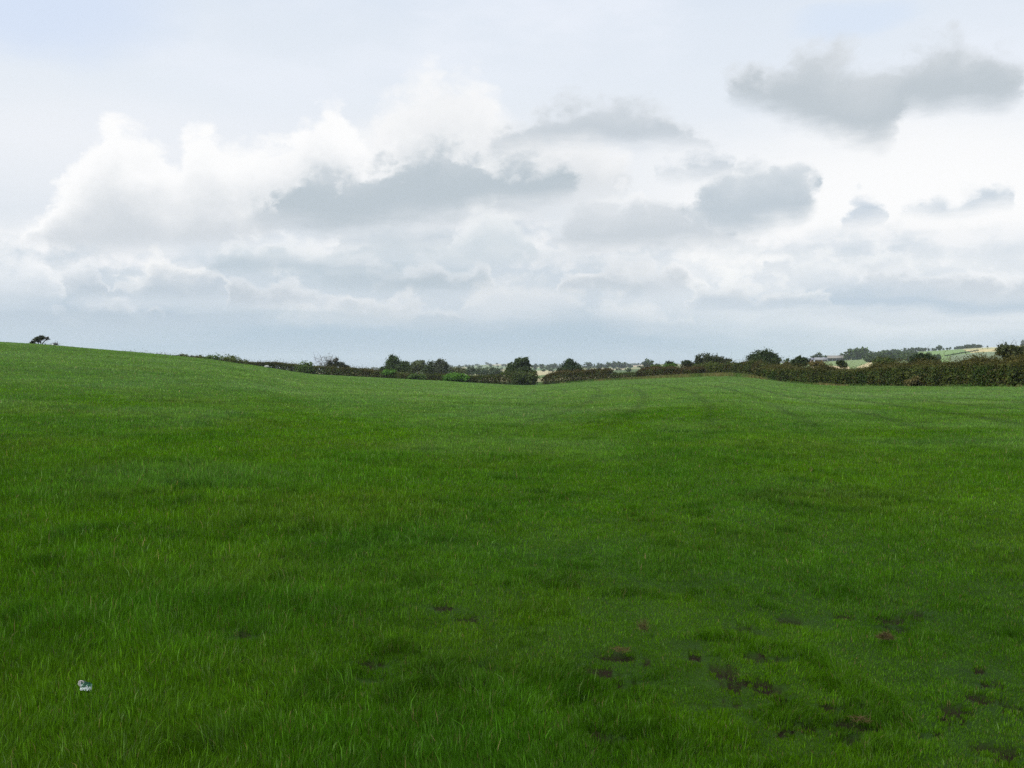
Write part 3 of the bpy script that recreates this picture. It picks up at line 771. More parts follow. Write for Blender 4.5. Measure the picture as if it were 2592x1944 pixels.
def ground():
    phi = np.concatenate([np.linspace(-math.pi, -.62, 60)[:-1], np.linspace(-.62, .62, 1050), np.linspace(.62, math.pi, 60)[1:-1]])
    rr = np.concatenate([np.geomspace(.5, 16, 150)[:-1], np.geomspace(16, 260, 170)[:-1], np.geomspace(260, 2600, 250)[:-1], np.geomspace(2600, 9000, 30)])
    P, Rr = np.meshgrid(phi, rr)
    X = np.sin(P) * Rr; Y = np.cos(P) * Rr
    Z = terrain(X, Y)
    x, y, z = X.ravel(), Y.ravel(), Z.ravel()
    r = Rr.ravel()
    Rh = np.interp(P.ravel(), PH, rh)
    e = np.where(r < 25, earth(x, y), 0)
    z = z - e * .02 + e * (fbm(x * 14, y * 14, 60, 3) - .5) * .05
    h, lush, n3 = grass_fields(x, y)
    # sward seen between the blades
    base = np.array((.030, .072, .005)) * (1 - lush[:, None]) + np.array((.022, .058, .007)) * lush[:, None]
    base = base * (1 - .3 * TUS[1][:, None])
    base = base * (1 - e[:, None]) + np.array((.022, .015, .008)) * e[:, None]
    # verge at the hedge foot
    vg = sstep(-7, -1, r - Rh)[:, None] * (1 - sstep(2, 8, r - Rh))[:, None] * sstep(.15, .2, P.ravel())[:, None]
    base = base * (1 - vg) + np.array((.10, .11, .035)) * vg
    # land beyond
    cs = 190.
    gx, gy = x / cs, y / (cs * 1.5)
    cell = np.floor(gx + .35 * vnoise(gx * 1.1, gy * 1.1, 70)) * 57 + np.floor(gy + .5 * np.floor(gx) * .37 + .25 * vnoise(gx, gy, 71)) * 131
    ch = _h(cell.astype(np.int64), cell.astype(np.int64) * 3 + 5, 5)
    pal = np.array([(.10, .15, .06), (.13, .18, .075), (.11, .15, .08), (.28, .26, .15), (.15, .19, .09), (.08, .12, .05), (.22, .22, .12), (.12, .17, .065)])
    farc = pal[(ch * 7.999).astype(int)]
    px, py = proj(x, y, z)
    px = np.nan_to_num(px, nan=-999); py = np.nan_to_num(py, nan=-999)
    sel = r > Rh + 30
    hillr = px > 790
    farc = np.where((hillr & sel)[:, None], np.array((.095, .13, .055)), farc)
    for poly, c in PATCH:
        m = inpoly(px, py, poly) & sel
        farc[m] = c
    farc = np.where(px > 700, 1.2, .88)[:, None] * farc * (1 + .18 * (fbm(x / 40, y / 25, 77, 4) - .5) * 2)[:, None]
    b = sstep(22, 48, r - Rh)[:, None]
    c = base * (1 - b) + farc * b
    nr, npp = P.shape
    idx = np.arange(nr * npp).reshape(nr, npp)
    nx = np.roll(idx, -1, axis=1)
    f = np.stack([idx[:-1], nx[:-1], nx[1:], idx[1:]], -1).reshape(-1, 4)[:, ::-1]
    cap = idx[0][None, :]
    m, nt, N, L = new_mat('ground')
    out = N.new('ShaderNodeOutputMaterial'); bs = N.new('ShaderNodeBsdfPrincipled')
    a = N.new('ShaderNodeAttribute'); a.attribute_name = 'tint'
    geo = N.new('ShaderNodeNewGeometry')
    n1 = N.new('ShaderNodeTexNoise'); n1.inputs['Scale'].default_value = 2.2; n1.inputs['Detail'].default_value = 9; n1.inputs['Roughness'].default_value = .7
    n2 = N.new('ShaderNodeTexNoise'); n2.inputs['Scale'].default_value = 30; n2.inputs['Detail'].default_value = 6; n2.inputs['Roughness'].default_value = .75
    L.new(geo.outputs['Position'], n1.inputs['Vector']); L.new(geo.outputs['Position'], n2.inputs['Vector'])
    ad = N.new('ShaderNodeMath'); ad.operation = 'ADD'; L.new(n1.outputs['Fac'], ad.inputs[0]); L.new(n2.outputs['Fac'], ad.inputs[1])
    mr = N.new('ShaderNodeMapRange'); mr.inputs['From Min'].default_value = .6; mr.inputs['From Max'].default_value = 1.4; mr.inputs['To Min'].default_value = .55; mr.inputs['To Max'].default_value = 1.45
    L.new(ad.outputs[0], mr.inputs['Value'])
    sc_ = N.new('ShaderNodeVectorMath'); sc_.operation = 'SCALE'; L.new(a.outputs['Color'], sc_.inputs[0]); L.new(mr.outputs[0], sc_.inputs['Scale'])
    L.new(sc_.outputs[0], bs.inputs['Base Color'])
    bs.inputs['Roughness'].default_value = .95; bs.inputs['Specular IOR Level'].default_value = .1
    bp = N.new('ShaderNodeBump'); bp.inputs['Strength'].default_value = .7; bp.inputs['Distance'].default_value = .05
    L.new(n2.outputs['Fac'], bp.inputs['Height']); L.new(bp.outputs[0], bs.inputs['Normal'])
    L.new(bs.outputs[0], out.inputs['Surface'])
    o = np_mesh('ground', np.stack([x, y, z], 1), [f, cap], c, m, None, True)
    tagit(o, 'rolling farmland under the pasture and beyond its hedges', None, None, 'structure')
    return o
ground()

# ------------------------------------------------------------------ grass
def blades(n, r0, r1, half_az, hmul, wmin, wk, quad, az_pad=0.0, lean_k=1.0, power=1.0):
    """blades spread so that nearer ground carries more of them; r density ~ 1/r"""
    u = rng.random(n)
    r = r0 * (r1 / r0) ** (u ** power)
    a = rng.uniform(-half_az, half_az, n)
    x = np.sin(a) * r; y = np.cos(a) * r
    Rh = np.interp(a, PH, rh)
    keep = r < Rh - .8
    e, ew = earth(x, y, True); e = np.where(r < 25, e, 0); ew = np.where(r < 25, ew, 0)
    keep &= rng.random(n) > e * .84
    x, y, r, a, e, ew = x[keep], y[keep], r[keep], a[keep], e[keep], ew[keep]
    n = len(x)
    h, lush, n3 = grass_fields(x, y)
    z = terrain(x, y)
    hh = h * rng.uniform(.45, 1.25, n) * hmul * (1 - .5 * e) * (1 - .30 * ew)
    tall = (rng.random(n) < .010 + .028 * sstep(1.5, -2.5, x)) & (ew < .3)
    hh = np.where(tall, hh * rng.uniform(1.2, 1.8, n), hh)
    w = np.maximum(wmin, wk * r) * rng.uniform(.6, 1.3, n) * np.where(tall, 1.25, 1)
    th = rng.uniform(0, 2 * math.pi, n)
    # sward combed by the wind in swirls
    wind = 2 * math.pi * fbm(x / .30, y / .30, 61, 2) * 3
    lx = np.cos(th) * .5 + np.cos(wind) * .5; ly = np.sin(th) * .5 + np.sin(wind) * .5
    lean = (rng.uniform(.05, .8, n) + .3 * TUS[0]) * lean_k
    # width mostly across the view so that each blade shows a side
    wa = -a + rng.normal(size=n) * .7
    wx, wy = np.cos(wa), np.sin(wa)
    B = np.stack([x, y, z - .01], 1)
    Wv = np.stack([wx, wy, wx * 0], 1) * (w * .5)[:, None]
    Lv = np.stack([lx, ly, lx * 0], 1) * (hh * lean)[:, None]
    Up = np.array([0, 0, 1.])[None] * hh[:, None]
    kind = rng.random(n)
    c = np.array((.080, .190, .003))[None] * (1 - lush[:, None]) + np.array((.053, .152, .007))[None] * lush[:, None]
    yel = np.clip((fbm(x / 2.2, y / 3.0, 81, 3) - .5) * 3, 0, 1)[:, None] * .5
    c = c * (1 - yel) + np.array((.100, .165, .010)) * yel
    c = np.where((kind < .022)[:, None], np.array((.20, .15, .07)), c)           # dead straw blades
    c = np.where(((kind > .035) & (kind < .13))[:, None], np.array((.12, .20, .055)), c)
    c = c * rng.uniform(.5, 1.5, n)[:, None] * (1 + .26 * (fbm(x / .45, y / .6, 91, 3) - .5) * 2)[:, None]
    c = c * (1 - .35 * e[:, None]) * (1 - .20 * TUS[0] - .40 * TUS[1])[:, None]
    c = c * np.where(tall, 1.5, 1.0)[:, None] + np.where(tall, .008, 0)[:, None]
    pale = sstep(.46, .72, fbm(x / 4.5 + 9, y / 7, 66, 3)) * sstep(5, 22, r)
    pale = np.clip(.38 * pale + .95 * sstep(9, 75, r) - .28 * sstep(.52, .66, fbm(x / 3.2, y / 6.5, 67, 3)) * sstep(12, 30, r), 0, 1.3)  # pale patches, plus distant sunlight and sheen painted into the blade colour
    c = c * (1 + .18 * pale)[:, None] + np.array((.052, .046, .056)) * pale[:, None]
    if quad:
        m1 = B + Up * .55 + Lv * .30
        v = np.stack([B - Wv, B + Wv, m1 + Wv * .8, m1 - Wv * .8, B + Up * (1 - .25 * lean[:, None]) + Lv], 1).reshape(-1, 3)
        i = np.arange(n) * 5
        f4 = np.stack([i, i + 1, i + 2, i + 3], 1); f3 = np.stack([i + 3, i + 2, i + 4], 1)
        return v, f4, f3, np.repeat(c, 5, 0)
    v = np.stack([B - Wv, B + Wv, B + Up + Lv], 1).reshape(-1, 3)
    i = np.arange(n) * 3
    return v, None, np.stack([i, i + 1, i + 2], 1), np.repeat(c, 3, 0)

def build_grass():
    Vs, F4, F3, Cs = [], [], [], []; off = 0
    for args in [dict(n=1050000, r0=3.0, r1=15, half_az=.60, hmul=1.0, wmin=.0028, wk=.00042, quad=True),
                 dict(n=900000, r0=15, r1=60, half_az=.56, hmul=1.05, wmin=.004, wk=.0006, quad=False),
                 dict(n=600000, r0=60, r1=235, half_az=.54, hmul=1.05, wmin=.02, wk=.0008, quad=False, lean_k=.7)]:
        v, f4, f3, c = blades(**args)
        Vs.append(v); Cs.append(c)
        if f4 is not None: F4.append(f4 + off)
        F3.append(f3 + off); off += len(v)
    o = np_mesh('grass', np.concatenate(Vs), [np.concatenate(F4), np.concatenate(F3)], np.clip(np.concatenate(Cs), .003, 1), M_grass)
    tagit(o, 'lush green pasture grass covering the whole field', 'grass', None, 'stuff')
build_grass()

def verge():
    """rough straw coloured grass at the hedge foot"""
    n = 60000
    px = rng.uniform(560, 1060, n)
    a = np.array(px_az(px))
    Rh = np.interp(a, PH, rh)
    dens = np.interp(px, [560, 640, 690, 740, 760, 900, 1060], [.25, .6, 1, 1, .6, .5, .5])
    k = rng.random(n) < dens
    px, a, Rh = px[k], a[k], Rh[k]; n = len(a)
    off = rng.exponential(1.0, n) * np.interp(px, [560, 650, 690, 740, 780, 1060], [1.2, 2.6, 4.0, 3.5, 1.0, .9])
    r = Rh + 1.0 - off
    x, y = np.sin(a) * r, np.cos(a) * r
    z = terrain(x, y)
    h = rng.uniform(.12, .5, n) * np.interp(px, [560, 690, 740, 800, 1060], [.8, 1.0, 1.0, .6, .6])
    w = .07
    th = rng.uniform(0, 6.28, n)
    B = np.stack([x, y, z], 1); Wv = np.stack([np.cos(th), np.sin(th), th * 0], 1) * w
    T = B + np.stack([rng.normal(size=n) * .12, rng.normal(size=n) * .12, h], 1)
    v = np.stack([B - Wv, B + Wv, T], 1).reshape(-1, 3)
    s = fbm(px / 14, px * 0, 5, 3)
    straw = np.clip(np.interp(px, [560, 640, 700, 745, 780, 1060], [.2, .45, .8, .65, .25, .2]) + (s - .5) * 1.4 + rng.normal(size=n) * .2, 0, 1)[:, None]
    c = np.array((.06, .13, .025)) * (1 - straw) + np.array((.20, .165, .075)) * straw
    c = c * rng.uniform(.6, 1.2, n)[:, None]
    o = np_mesh('rough_grass', v, [np.arange(3 * n).reshape(n, 3)], np.repeat(c, 3, 0), M_grass)
    tagit(o, 'tall straw coloured rough grass along the foot of the hedges', 'grass', None, 'stuff')
verge()

# ------------------------------------------------------------------ small things in the grass
def straw_heap(name, label, px, py, w, h, n, c, L_=.04, upright=.3, cat='dead grass'):
    x, y, z, r = hit(px, py)
    root_v = []
    a = rng.uniform(0, 2 * math.pi, n); q = rng.random(n) ** .6
    hx = np.cos(a) * q * w * .5; hy = np.sin(a) * q * w * .6; hz = h * (1 - q ** 2) * rng.uniform(.3, 1, n)
    cen = np.stack([hx, hy, hz + .02], 1)
    d = rng.normal(size=(n, 3)); d[:, 2] = np.abs(d[:, 2]) * upright + rng.normal(size=n) * .2; d /= np.linalg.norm(d, axis=1)[:, None]
    b = np.cross(d, rng.normal(size=(n, 3))); b /= np.linalg.norm(b, axis=1)[:, None]
    wv = b * .0014; dv = d * L_ * rng.uniform(.4, 1, n)[:, None]
    v = np.stack([cen - wv, cen + wv, cen + dv + wv * .4, cen + dv - wv * .4], 1).reshape(-1, 3)
    t = np.array(c)[None] * rng.uniform(.4, 1.2, n)[:, None]
    o = np_mesh(name, v, [np.arange(4 * n).reshape(n, 4)], np.repeat(t, 4, 0), M_grass)
    o.location = (x, y, tz(x, y) + .02)
    tagit(o, label, cat)
straw_heap('dead_grass_clump', 'reddish brown clump of dead grass lying right of the bare earth patches', 2242 / 2.53125, 1634 / 2.53125, .075, .03, 420, (.15, .12, .058))
straw_heap('dead_grass_wisp', 'pale upright wisp of dried grass above the centre earth patch', 1627 / 2.53125, 1618 / 2.53125, 0.05, .05, 130, (.18, .16, .08), L_=.07, upright=2.0)
straw_heap('cut_grass_strip', 'thin strip of straw lying by the bare earth right of centre', 1570 / 2.53125, 1666 / 2.53125, .10, .006, 120, (.19, .155, .07), L_=.045, upright=.1)
straw_heap('cut_grass_strip', 'brown scrap of dead stalks low down among the earth patches', 2175 / 2.53125, 1845 / 2.53125, .08, .006, 90, (.15, .12, .055), L_=.04, upright=.1)

def crumpled_sheet(name, w, d, mat, seed, amp=.012, loc=(0, 0, 0), rot=(0, 0, 0), parent=None, n=22):
    u, v_ = np.meshgrid(np.linspace(-.5, .5, n), np.linspace(-.5, .5, n))
    z = (np.abs(fbm(u * 4 + seed, v_ * 4, seed, 3) - .5) * 2) * amp * 2 - u ** 2 * w * .3
    V = np.stack([u * w, v_ * d, z], -1).reshape(-1, 3)
    V = np.concatenate([V, V - [0, 0, .0012]])
    idx = np.arange(n * n).reshape(n, n)
    f = np.stack([idx[:-1, :-1], idx[:-1, 1:], idx[1:, 1:], idx[1:, :-1]], -1).reshape(-1, 4)
    o = np_mesh(name, V, [f, (f + n * n)[:, ::-1]], None, mat, parent)
    o.location = loc; o.rotation_euler = rot
    return o

def litter():
    x, y, z, r = hit(210 / 2.53125, 1757 / 2.53125)
    # crushed can, end towards the camera
    root = empty('crushed_can', (x - .022, y + .03, z + .042)); root.rotation_euler = (R(62), R(25), R(-20)); root.scale = (.62, .62, .62)
    tagit(root, 'crushed drink can end on in the grass at lower left, pinkish white end', 'can')
    S, K = 28, 9
    V = []; 
    for k in range(K):
        tt = k / (K - 1)
        rad = .030 * (1 - .12 * math.exp(-((tt - .0) / .05) ** 2) - .12 * math.exp(-((tt - 1) / .05) ** 2))
        for i in range(S):
            an = 2 * math.pi * i / S
            cr = 1 - .30 * math.sin(math.pi * tt) * (.5 + .5 * math.sin(an * 2 + tt * 5)) + .04 * math.sin(an * 5 + k)
            V.append((math.cos(an) * rad * cr, math.sin(an) * rad * cr * .85, -tt * .085))
    V = np.array(V); Fc = []
    for k in range(K - 1):
        for i in range(S):
            Fc.append((k * S + i, k * S + (i + 1) % S, (k + 1) * S + (i + 1) % S, (k + 1) * S + i))
    np_mesh('can_body', V, [np.array(Fc)[:, ::-1], np.arange((K - 1) * S, K * S)[None, :][:, ::-1]], None, mat_plain('can_print', (.03, .05, .07), .35, .4, 40, .6), root, True)
    ring = V[:S].copy(); rim = ring * [1.02, 1.02, 1] + [0, 0, .002]; inner = ring * [.86, .86, 1] + [0, 0, .002]; low = ring * [.82, .82, 1] + [0, 0, -.002]
    VV = np.concatenate([ring, rim, inner, low, [[0, 0, -.001]]])
    ff = []
    for a_, b_ in ((0, S), (S, 2 * S), (2 * S, 3 * S)):
        for i in range(S): ff.append((a_ + i, a_ + (i + 1) % S, b_ + (i + 1) % S, b_ + i))
    tri = np.array([(3 * S + i, 3 * S + (i + 1) % S, 4 * S) for i in range(S)])
    np_mesh('can_lid', VV, [np.array(ff), tri], None, mat_plain('can_metal', (.60, .54, .56), .35, .12, 60, .6), root, True)
    box_mesh('ring_pull', .012, .018, .002, mat_plain('pull_metal', (.45, .45, .5), .35), root, (0, .004, .001), bevel=.0006)
    # wrapper
    o = crumpled_sheet('crumpled_wrapper', .052, .045, None, 5, .012, (x + .022, y - .015, z + .038), (R(38), R(12), R(24)))
    m, nt, N, L = new_mat('wrapper')
    out = N.new('ShaderNodeOutputMaterial'); b = N.new('ShaderNodeBsdfPrincipled')
    tc = N.new('ShaderNodeTexCoord'); wv = N.new('ShaderNodeTexNoise'); wv.inputs['Scale'].default_value = 38; wv.inputs['Detail'].default_value = 3
    L.new(tc.outputs['Object'], wv.inputs['Vector'])
    sep = N.new('ShaderNodeSeparateXYZ'); L.new(tc.outputs['Object'], sep.inputs[0])
    mm = N.new('ShaderNodeMath'); mm.operation = 'MULTIPLY_ADD'; mm.inputs[1].default_value = -14; L.new(sep.outputs['Y'], mm.inputs[0]); L.new(wv.outputs['Fac'], mm.inputs[2])
    cr = N.new('ShaderNodeValToRGB'); cr.color_ramp.elements[0].position = .42; cr.color_ramp.elements[1].position = .56
    cr.color_ramp.elements[0].color = (.02, .12, .06, 1); cr.color_ramp.elements[1].color = (.62, .68, .66, 1)
    L.new(mm.outputs[0], cr.inputs[0]); L.new(cr.outputs[0], b.inputs['Base Color']); b.inputs['Roughness'].default_value = .3
    L.new(b.outputs[0], out.inputs['Surface'])
    o.data.materials.append(m)
    tagit(o, 'crumpled green and white wrapper beside the crushed can at lower left', 'wrapper')
litter()

# ------------------------------------------------------------------ haze
def haze():
    me_o = box_mesh('haze', 17000, 17000, 190, None, loc=(0, 0, -90), bevel=1)
    me = me_o.data; me.materials.clear()
    m, nt, N, L = new_mat('haze')
    out = N.new('ShaderNodeOutputMaterial'); v = N.new('ShaderNodeVolumePrincipled')
    v.inputs['Color'].default_value = (.80, .88, 1.0, 1); v.inputs['Density'].default_value = 0.00011; v.inputs['Anisotropy'].default_value = .2
    L.new(v.outputs[0], out.inputs['Volume']); me.materials.append(m)
    tagit(me_o, 'faint bluish summer haze over the countryside', None, None, 'stuff')
HAZE = True
if HAZE: haze()

# ------------------------------------------------------------------ sky
SUN_EL, SUN_AZ = R(50), R(-125)         # azimuth from +Y, clockwise: behind the left shoulder
world = bpy.data.worlds.new('World'); sc.world = world; world.use_nodes = True
NT = world.node_tree; NT.nodes.clear(); NN, LL = NT.nodes, NT.links

def srgb(c):
    o = []
    for v in c:
        v = v / 255.
        o.append(v / 12.92 if v <= .04045 else ((v + .055) / 1.055) ** 2.4)
    return o

def val(x):
    return x
def setin(sock, v):
    if hasattr(v, 'is_output') or isinstance(v, bpy.types.NodeSocket): LL.new(v, sock)
    else: sock.default_value = v
def mth(op, a, b=None, c=None, clamp=False):
    n = NN.new('ShaderNodeMath'); n.operation = op; n.use_clamp = clamp
    setin(n.inputs[0], a)
    if b is not None: setin(n.inputs[1], b)
    if c is not None: setin(n.inputs[2], c)
    return n.outputs[0]
def mapr(x, a, b, c=0., d=1., sm=False):
    n = NN.new('ShaderNodeMapRange')
    if sm: n.interpolation_type = 'SMOOTHSTEP'
    setin(n.inputs[0], x); n.inputs[1].default_value = a; n.inputs[2].default_value = b; n.inputs[3].default_value = c; n.inputs[4].default_value = d
    return n.outputs[0]
def mixc(f, a, b):
    n = NN.new('ShaderNodeMix'); n.data_type = 'RGBA'; n.clamp_factor = True
    setin(n.inputs[0], f)
    for s, v in ((n.inputs[6], a), (n.inputs[7], b)):
        if isinstance(v, (tuple, list)): s.default_value = (*v, 1) if len(v) == 3 else v
        else: LL.new(v, s)
    return n.outputs[2]
def tenx(c): return [v * 10 for v in srgb(c)]
def curve(x, pts):
    n = NN.new('ShaderNodeFloatCurve'); cm = n.mapping; cv = cm.curves[0]
    pts = sorted(pts)
    while len(cv.points) < len(pts): cv.points.new(.5, .5)
    for p, (a, b) in zip(cv.points, pts):
        p.location = (a, b); p.handle_type = 'AUTO'
    cm.update()
    LL.new(x, n.inputs['Value'])
    return n.outputs[0]

geoW = NN.new('ShaderNodeTexCoord')
vec = geoW.outputs['Generated']
sepW = NN.new('ShaderNodeSeparateXYZ'); LL.new(vec, sepW.inputs[0])
AZ = mth('ARCTAN2', sepW.outputs[0], sepW.outputs[1])
EL = mth('ARCSINE', sepW.outputs[2])
def noise(scale, detail, rough=.6, zs=1.0, off=0., typ='FBM'):
    mp = NN.new('ShaderNodeMapping'); mp.inputs['Scale'].default_value = (1, 1, zs); mp.inputs['Location'].default_value = (off, off * .7, off * .3)
    LL.new(vec, mp.inputs['Vector'])
    n = NN.new('ShaderNodeTexNoise'); n.inputs['Scale'].default_value = scale; n.inputs['Detail'].default_value = detail; n.inputs['Roughness'].default_value = rough
    LL.new(mp.outputs[0], n.inputs['Vector'])
    return n
nA = noise(15, 8, .64, 1.35, 1.7)        # shapes and billows
nS = NN.new('ShaderNodeSeparateColor'); LL.new(nA.outputs['Color'], nS.inputs[0])
nB = noise(5, 6, .62, 4.5, 4.1)         # flat streaks
nV = NN.new('ShaderNodeTexVoronoi'); nV.feature = 'SMOOTH_F1'; nV.inputs['Scale'].default_value = 26; nV.inputs['Smoothness'].default_value = .25
nV.inputs['Detail'].default_value = 3.0; nV.inputs['Roughness'].default_value = .5
mp = NN.new('ShaderNodeMapping'); mp.inputs['Scale'].default_value = (1, 1, 1.5); LL.new(vec, mp.inputs['Vector'])
vadd = NN.new('ShaderNodeVectorMath'); vadd.operation = 'MULTIPLY_ADD'
LL.new(nA.outputs['Color'], vadd.inputs[0]); vadd.inputs[1].default_value = (.05, .05, .05); LL.new(mp.outputs[0], vadd.inputs[2])
LL.new(vadd.outputs[0], nV.inputs['Vector'])
VOR = nV.outputs['Distance']
N1 = mth('SUBTRACT', nS.outputs[0], .5); N2 = mth('SUBTRACT', nS.outputs[1], .5); N3 = mth('SUBTRACT', nS.outputs[2], .5)
NB = mth('SUBTRACT', nB.outputs[0], .5)
AZd = mth('MULTIPLY_ADD', N1, .055, AZ)
PUFF = mth('MULTIPLY', mth('SUBTRACT', .60, VOR), .030)      # rounded bulges
ELc = mth('SUBTRACT', mth('MULTIPLY_ADD', N2, .036, EL), PUFF)   # cumulus edge: crisp, puffy
ELs = mth('MULTIPLY_ADD', NB, .045, mth('MULTIPLY_ADD', N2, .018, EL))     # soft, flat edge

def daz(dx, dy=850): # display px (2212 wide) -> az, el
    px, py = dx / 2.16016, dy / 2.16016
    a, b, c = pdir(px, py)
    return float(np.arctan2(a, b)), float(np.arctan2(c, np.hypot(a, b)))

# clear sky and its thin veils, by elevation
sky = NN.new('ShaderNodeTexSky'); sky.sky_type = 'NISHITA'; sky.sun_disc = False
sky.sun_elevation = SUN_EL; sky.sun_rotation = SUN_AZ % (2 * math.pi); sky.air_density = 1.0; sky.dust_density = 2.0; sky.ozone_density = 1.2
rmp = NN.new('ShaderNodeValToRGB'); LL.new(mapr(ELs, -.05, .75), rmp.inputs[0])
grad = [(-.05, (172, 190, 200)), (.0, (184, 202, 218)), (.028, (182, 203, 220)), (.055, (192, 208, 222)), (.085, (208, 220, 230)), (.14, (226, 233, 240)), (.20, (244, 247, 251)), (.26, (239, 245, 252)), (.33, (233, 241, 251)), (.40, (222, 233, 249)), (.75, (222, 230, 246))]
els = rmp.color_ramp.elements
while len(els) < len(grad): els.new(.5)
for e_, (a, c) in zip(els, grad):
    e_.position = (a + .05) / .80; e_.color = (*srgb(c), 1)
g10 = NN.new('ShaderNodeVectorMath'); g10.operation = 'SCALE'; g10.inputs['Scale'].default_value = 10; LL.new(rmp.outputs[0], g10.inputs[0])
C = mixc(.90, sky.outputs[0], g10.outputs[0])
# blue gap at upper left and small one at upper right, streaky cirrus
vl = noise(3.0, 5, .55, 3.0, 9.3)
cir = mapr(vl.outputs[0], .42, .62, 0, 1, True)
hi_ = mapr(EL, .16, .34, 0, 1, True)
C = mixc(mth('MULTIPLY', mth('MULTIPLY', cir, hi_), .75), C, tenx((238, 243, 252)))
def blob(dx, dy, rx, ry):
    a, e = daz(dx, dy)
    u = mth('DIVIDE', mth('SUBTRACT', AZd, a), rx / 2171.); v = mth('DIVIDE', mth('SUBTRACT', ELs, e), ry / 2171.)
    return mapr(mth('ADD', mth('MULTIPLY', u, u), mth('MULTIPLY', v, v)), 0, 1, 1, 0, True)
C = mixc(mth('MULTIPLY', blob(20, -20, 380, 150), .4), C, tenx((196, 216, 250)))
C = mixc(mth('MULTIPLY', blob(1840, 45, 160, 40), .35), C, tenx((205, 224, 250)))
C = mixc(mth('MULTIPLY', blob(2020, 490, 900, 290), 1.0), C, tenx((255, 255, 255)))
C = mixc(mth('MULTIPLY', blob(250, 420, 560, 230), .35), C, tenx((246, 248, 253)))

def cloud(top, bot, ctop, cbot, st=.010, sb=.014, alpha=1.0, soft=False, mid=.45, tex=.5, hl=None):
    """top/bot outlines in display pixels; colours at the crown and at the base"""
    global C
    x0 = min(p[0] for p in top + bot) - 10; x1 = max(p[0] for p in top + bot) + 10
    a0, a1 = daz(x0, 500)[0], daz(x1, 500)[0]
    EMAX = .5
    def conv(pts):
        o = []
        for dx, dy in pts:
            a, e = daz(dx, dy); o.append(((a - a0) / (a1 - a0), e / EMAX))
        return o
    t = mapr(AZd, a0, a1)
    T = mth('MULTIPLY', curve(t, conv(top)), EMAX); B = mth('MULTIPLY', curve(t, conv(bot)), EMAX)
    e = ELs if soft else ELc
    st = st * (1.0 if soft else 1.35)
    dt = mth('DIVIDE', mth('SUBTRACT', T, e), st); db = mth('DIVIDE', mth('SUBTRACT', ELs, B), sb)
    d = mth('MINIMUM', dt, db)
    edge = mth('MULTIPLY', mapr(t, 0.0, .03), mapr(t, 1.0, .97))
    m = mth('MULTIPLY', mapr(d, -1.1, .9, 0, alpha, True), edge)
    hgt = mth('DIVIDE', mth('SUBTRACT', e, B), mth('MAXIMUM', mth('SUBTRACT', T, B), .01))
    sh = mth('ADD', hgt, mth('ADD', mth('MULTIPLY', N3, 1.6 * tex), mth('MULTIPLY', mth('SUBTRACT', .3, VOR), .9 * tex)))
    f = mapr(sh, mid - .42, mid + .45, 0, 1, True)
    cc = mixc(f, tenx(cbot), tenx(ctop))
    if hl:                                              # bright sunlit rim along the top
        rim = mapr(dt, .3, hl[1], 1, 0, True)
        cc = mixc(mth('MULTIPLY', rim, mapr(N3, -.12, .12, .3, 1)), cc, tenx(hl[0]))
    C = mixc(m, C, cc)

WH = (255, 255, 255)
# horizon decks, back to front
cloud([(-80, 520), (120, 500), (300, 545), (520, 555), (700, 520), (900, 500), (1100, 470), (1260, 520), (1420, 540), (1640, 520), (1900, 500), (2300, 500)],
      [(-80, 712), (300, 708), (560, 690), (800, 690), (1050, 665), (1300, 672), (1500, 650), (1750, 660), (2300, 655)],
      (249, 249, 250), (208, 218, 227), .02, .016, 1.0, True, .26, .9)
cloud([(-80, 620), (60, 628), (200, 640), (420, 665), (560, 690)], [(-80, 712), (200, 715), (420, 708), (560, 700)], (196, 210, 221), (184, 200, 214), .014, .014, .8, True, .5, .5)
cloud([(1500, 655), (1700, 628), (1900, 622), (2100, 628), (2300, 620)], [(1500, 662), (1700, 668), (2000, 664), (2300, 660)], (184, 200, 214), (178, 197, 214), .012, .010, .9, True, .5, .4)
cloud([(1010, 625), (1050, 595), (1120, 590), (1200, 600), (1250, 630)], [(1010, 655), (1100, 668), (1250, 662)], (246, 246, 245), (224, 229, 234), .012, .018, .75, False, .30, .8)
cloud([(1265, 650), (1300, 628), (1360, 632), (1420, 655), (1500, 668)], [(1265, 668), (1350, 688), (1500, 690)], (245, 246, 246), (224, 230, 235), .012, .018, .65, False, .30, .8)
cloud([(1380, 585), (1500, 560), (1640, 545), (1760, 560), (1900, 570), (2100, 545), (2300, 550)], [(1380, 640), (1600, 642), (1800, 628), (2050, 622), (2300, 625)], (255, 255, 254), (226, 232, 238), .012, .02, .95, True, .22, .7)
cloud([(600, 660), (700, 640), (820, 630), (900, 650)], [(600, 685), (760, 692), (900, 686)], (236, 239, 241), (208, 218, 226), .008, .012, .7, False, .4, .5)
cloud([(460, 560), (600, 545), (760, 560), (900, 570), (1040, 590)], [(460, 575), (640, 610), (820, 622), (1040, 605)], (206, 216, 224), (188, 203, 213), .012, .016, .75, True, .5, .5)
cloud([(1720, 520), (1850, 512), (2000, 525), (2150, 500), (2300, 480)], [(1720, 545), (1900, 548), (2100, 570), (2300, 575)], (238, 242, 246), (222, 229, 236), .012, .02, .75, True, .45, .6)
def low_cumulus(x0, x1, yt, yb, ct=(252, 252, 251), cb=(190, 202, 213), a_=.92, seed=1):
    q = random.Random(seed)
    k = 7
    top = [(x0, yb - 4)] + [(x0 + (x1 - x0) * (i + .5) / k, yt + (yb - yt) * (.30 * abs(i - k / 2 + .5) / (k / 2)) + q.uniform(-.22, .22) * (yb - yt)) for i in range(k)] + [(x1, yb - 4)]
    bot = [(x0, yb), ((x0 + x1) / 2, yb + 5), (x1, yb)]
    cloud(top, bot, ct, cb, .0065, .012, a_, False, .34, .6)
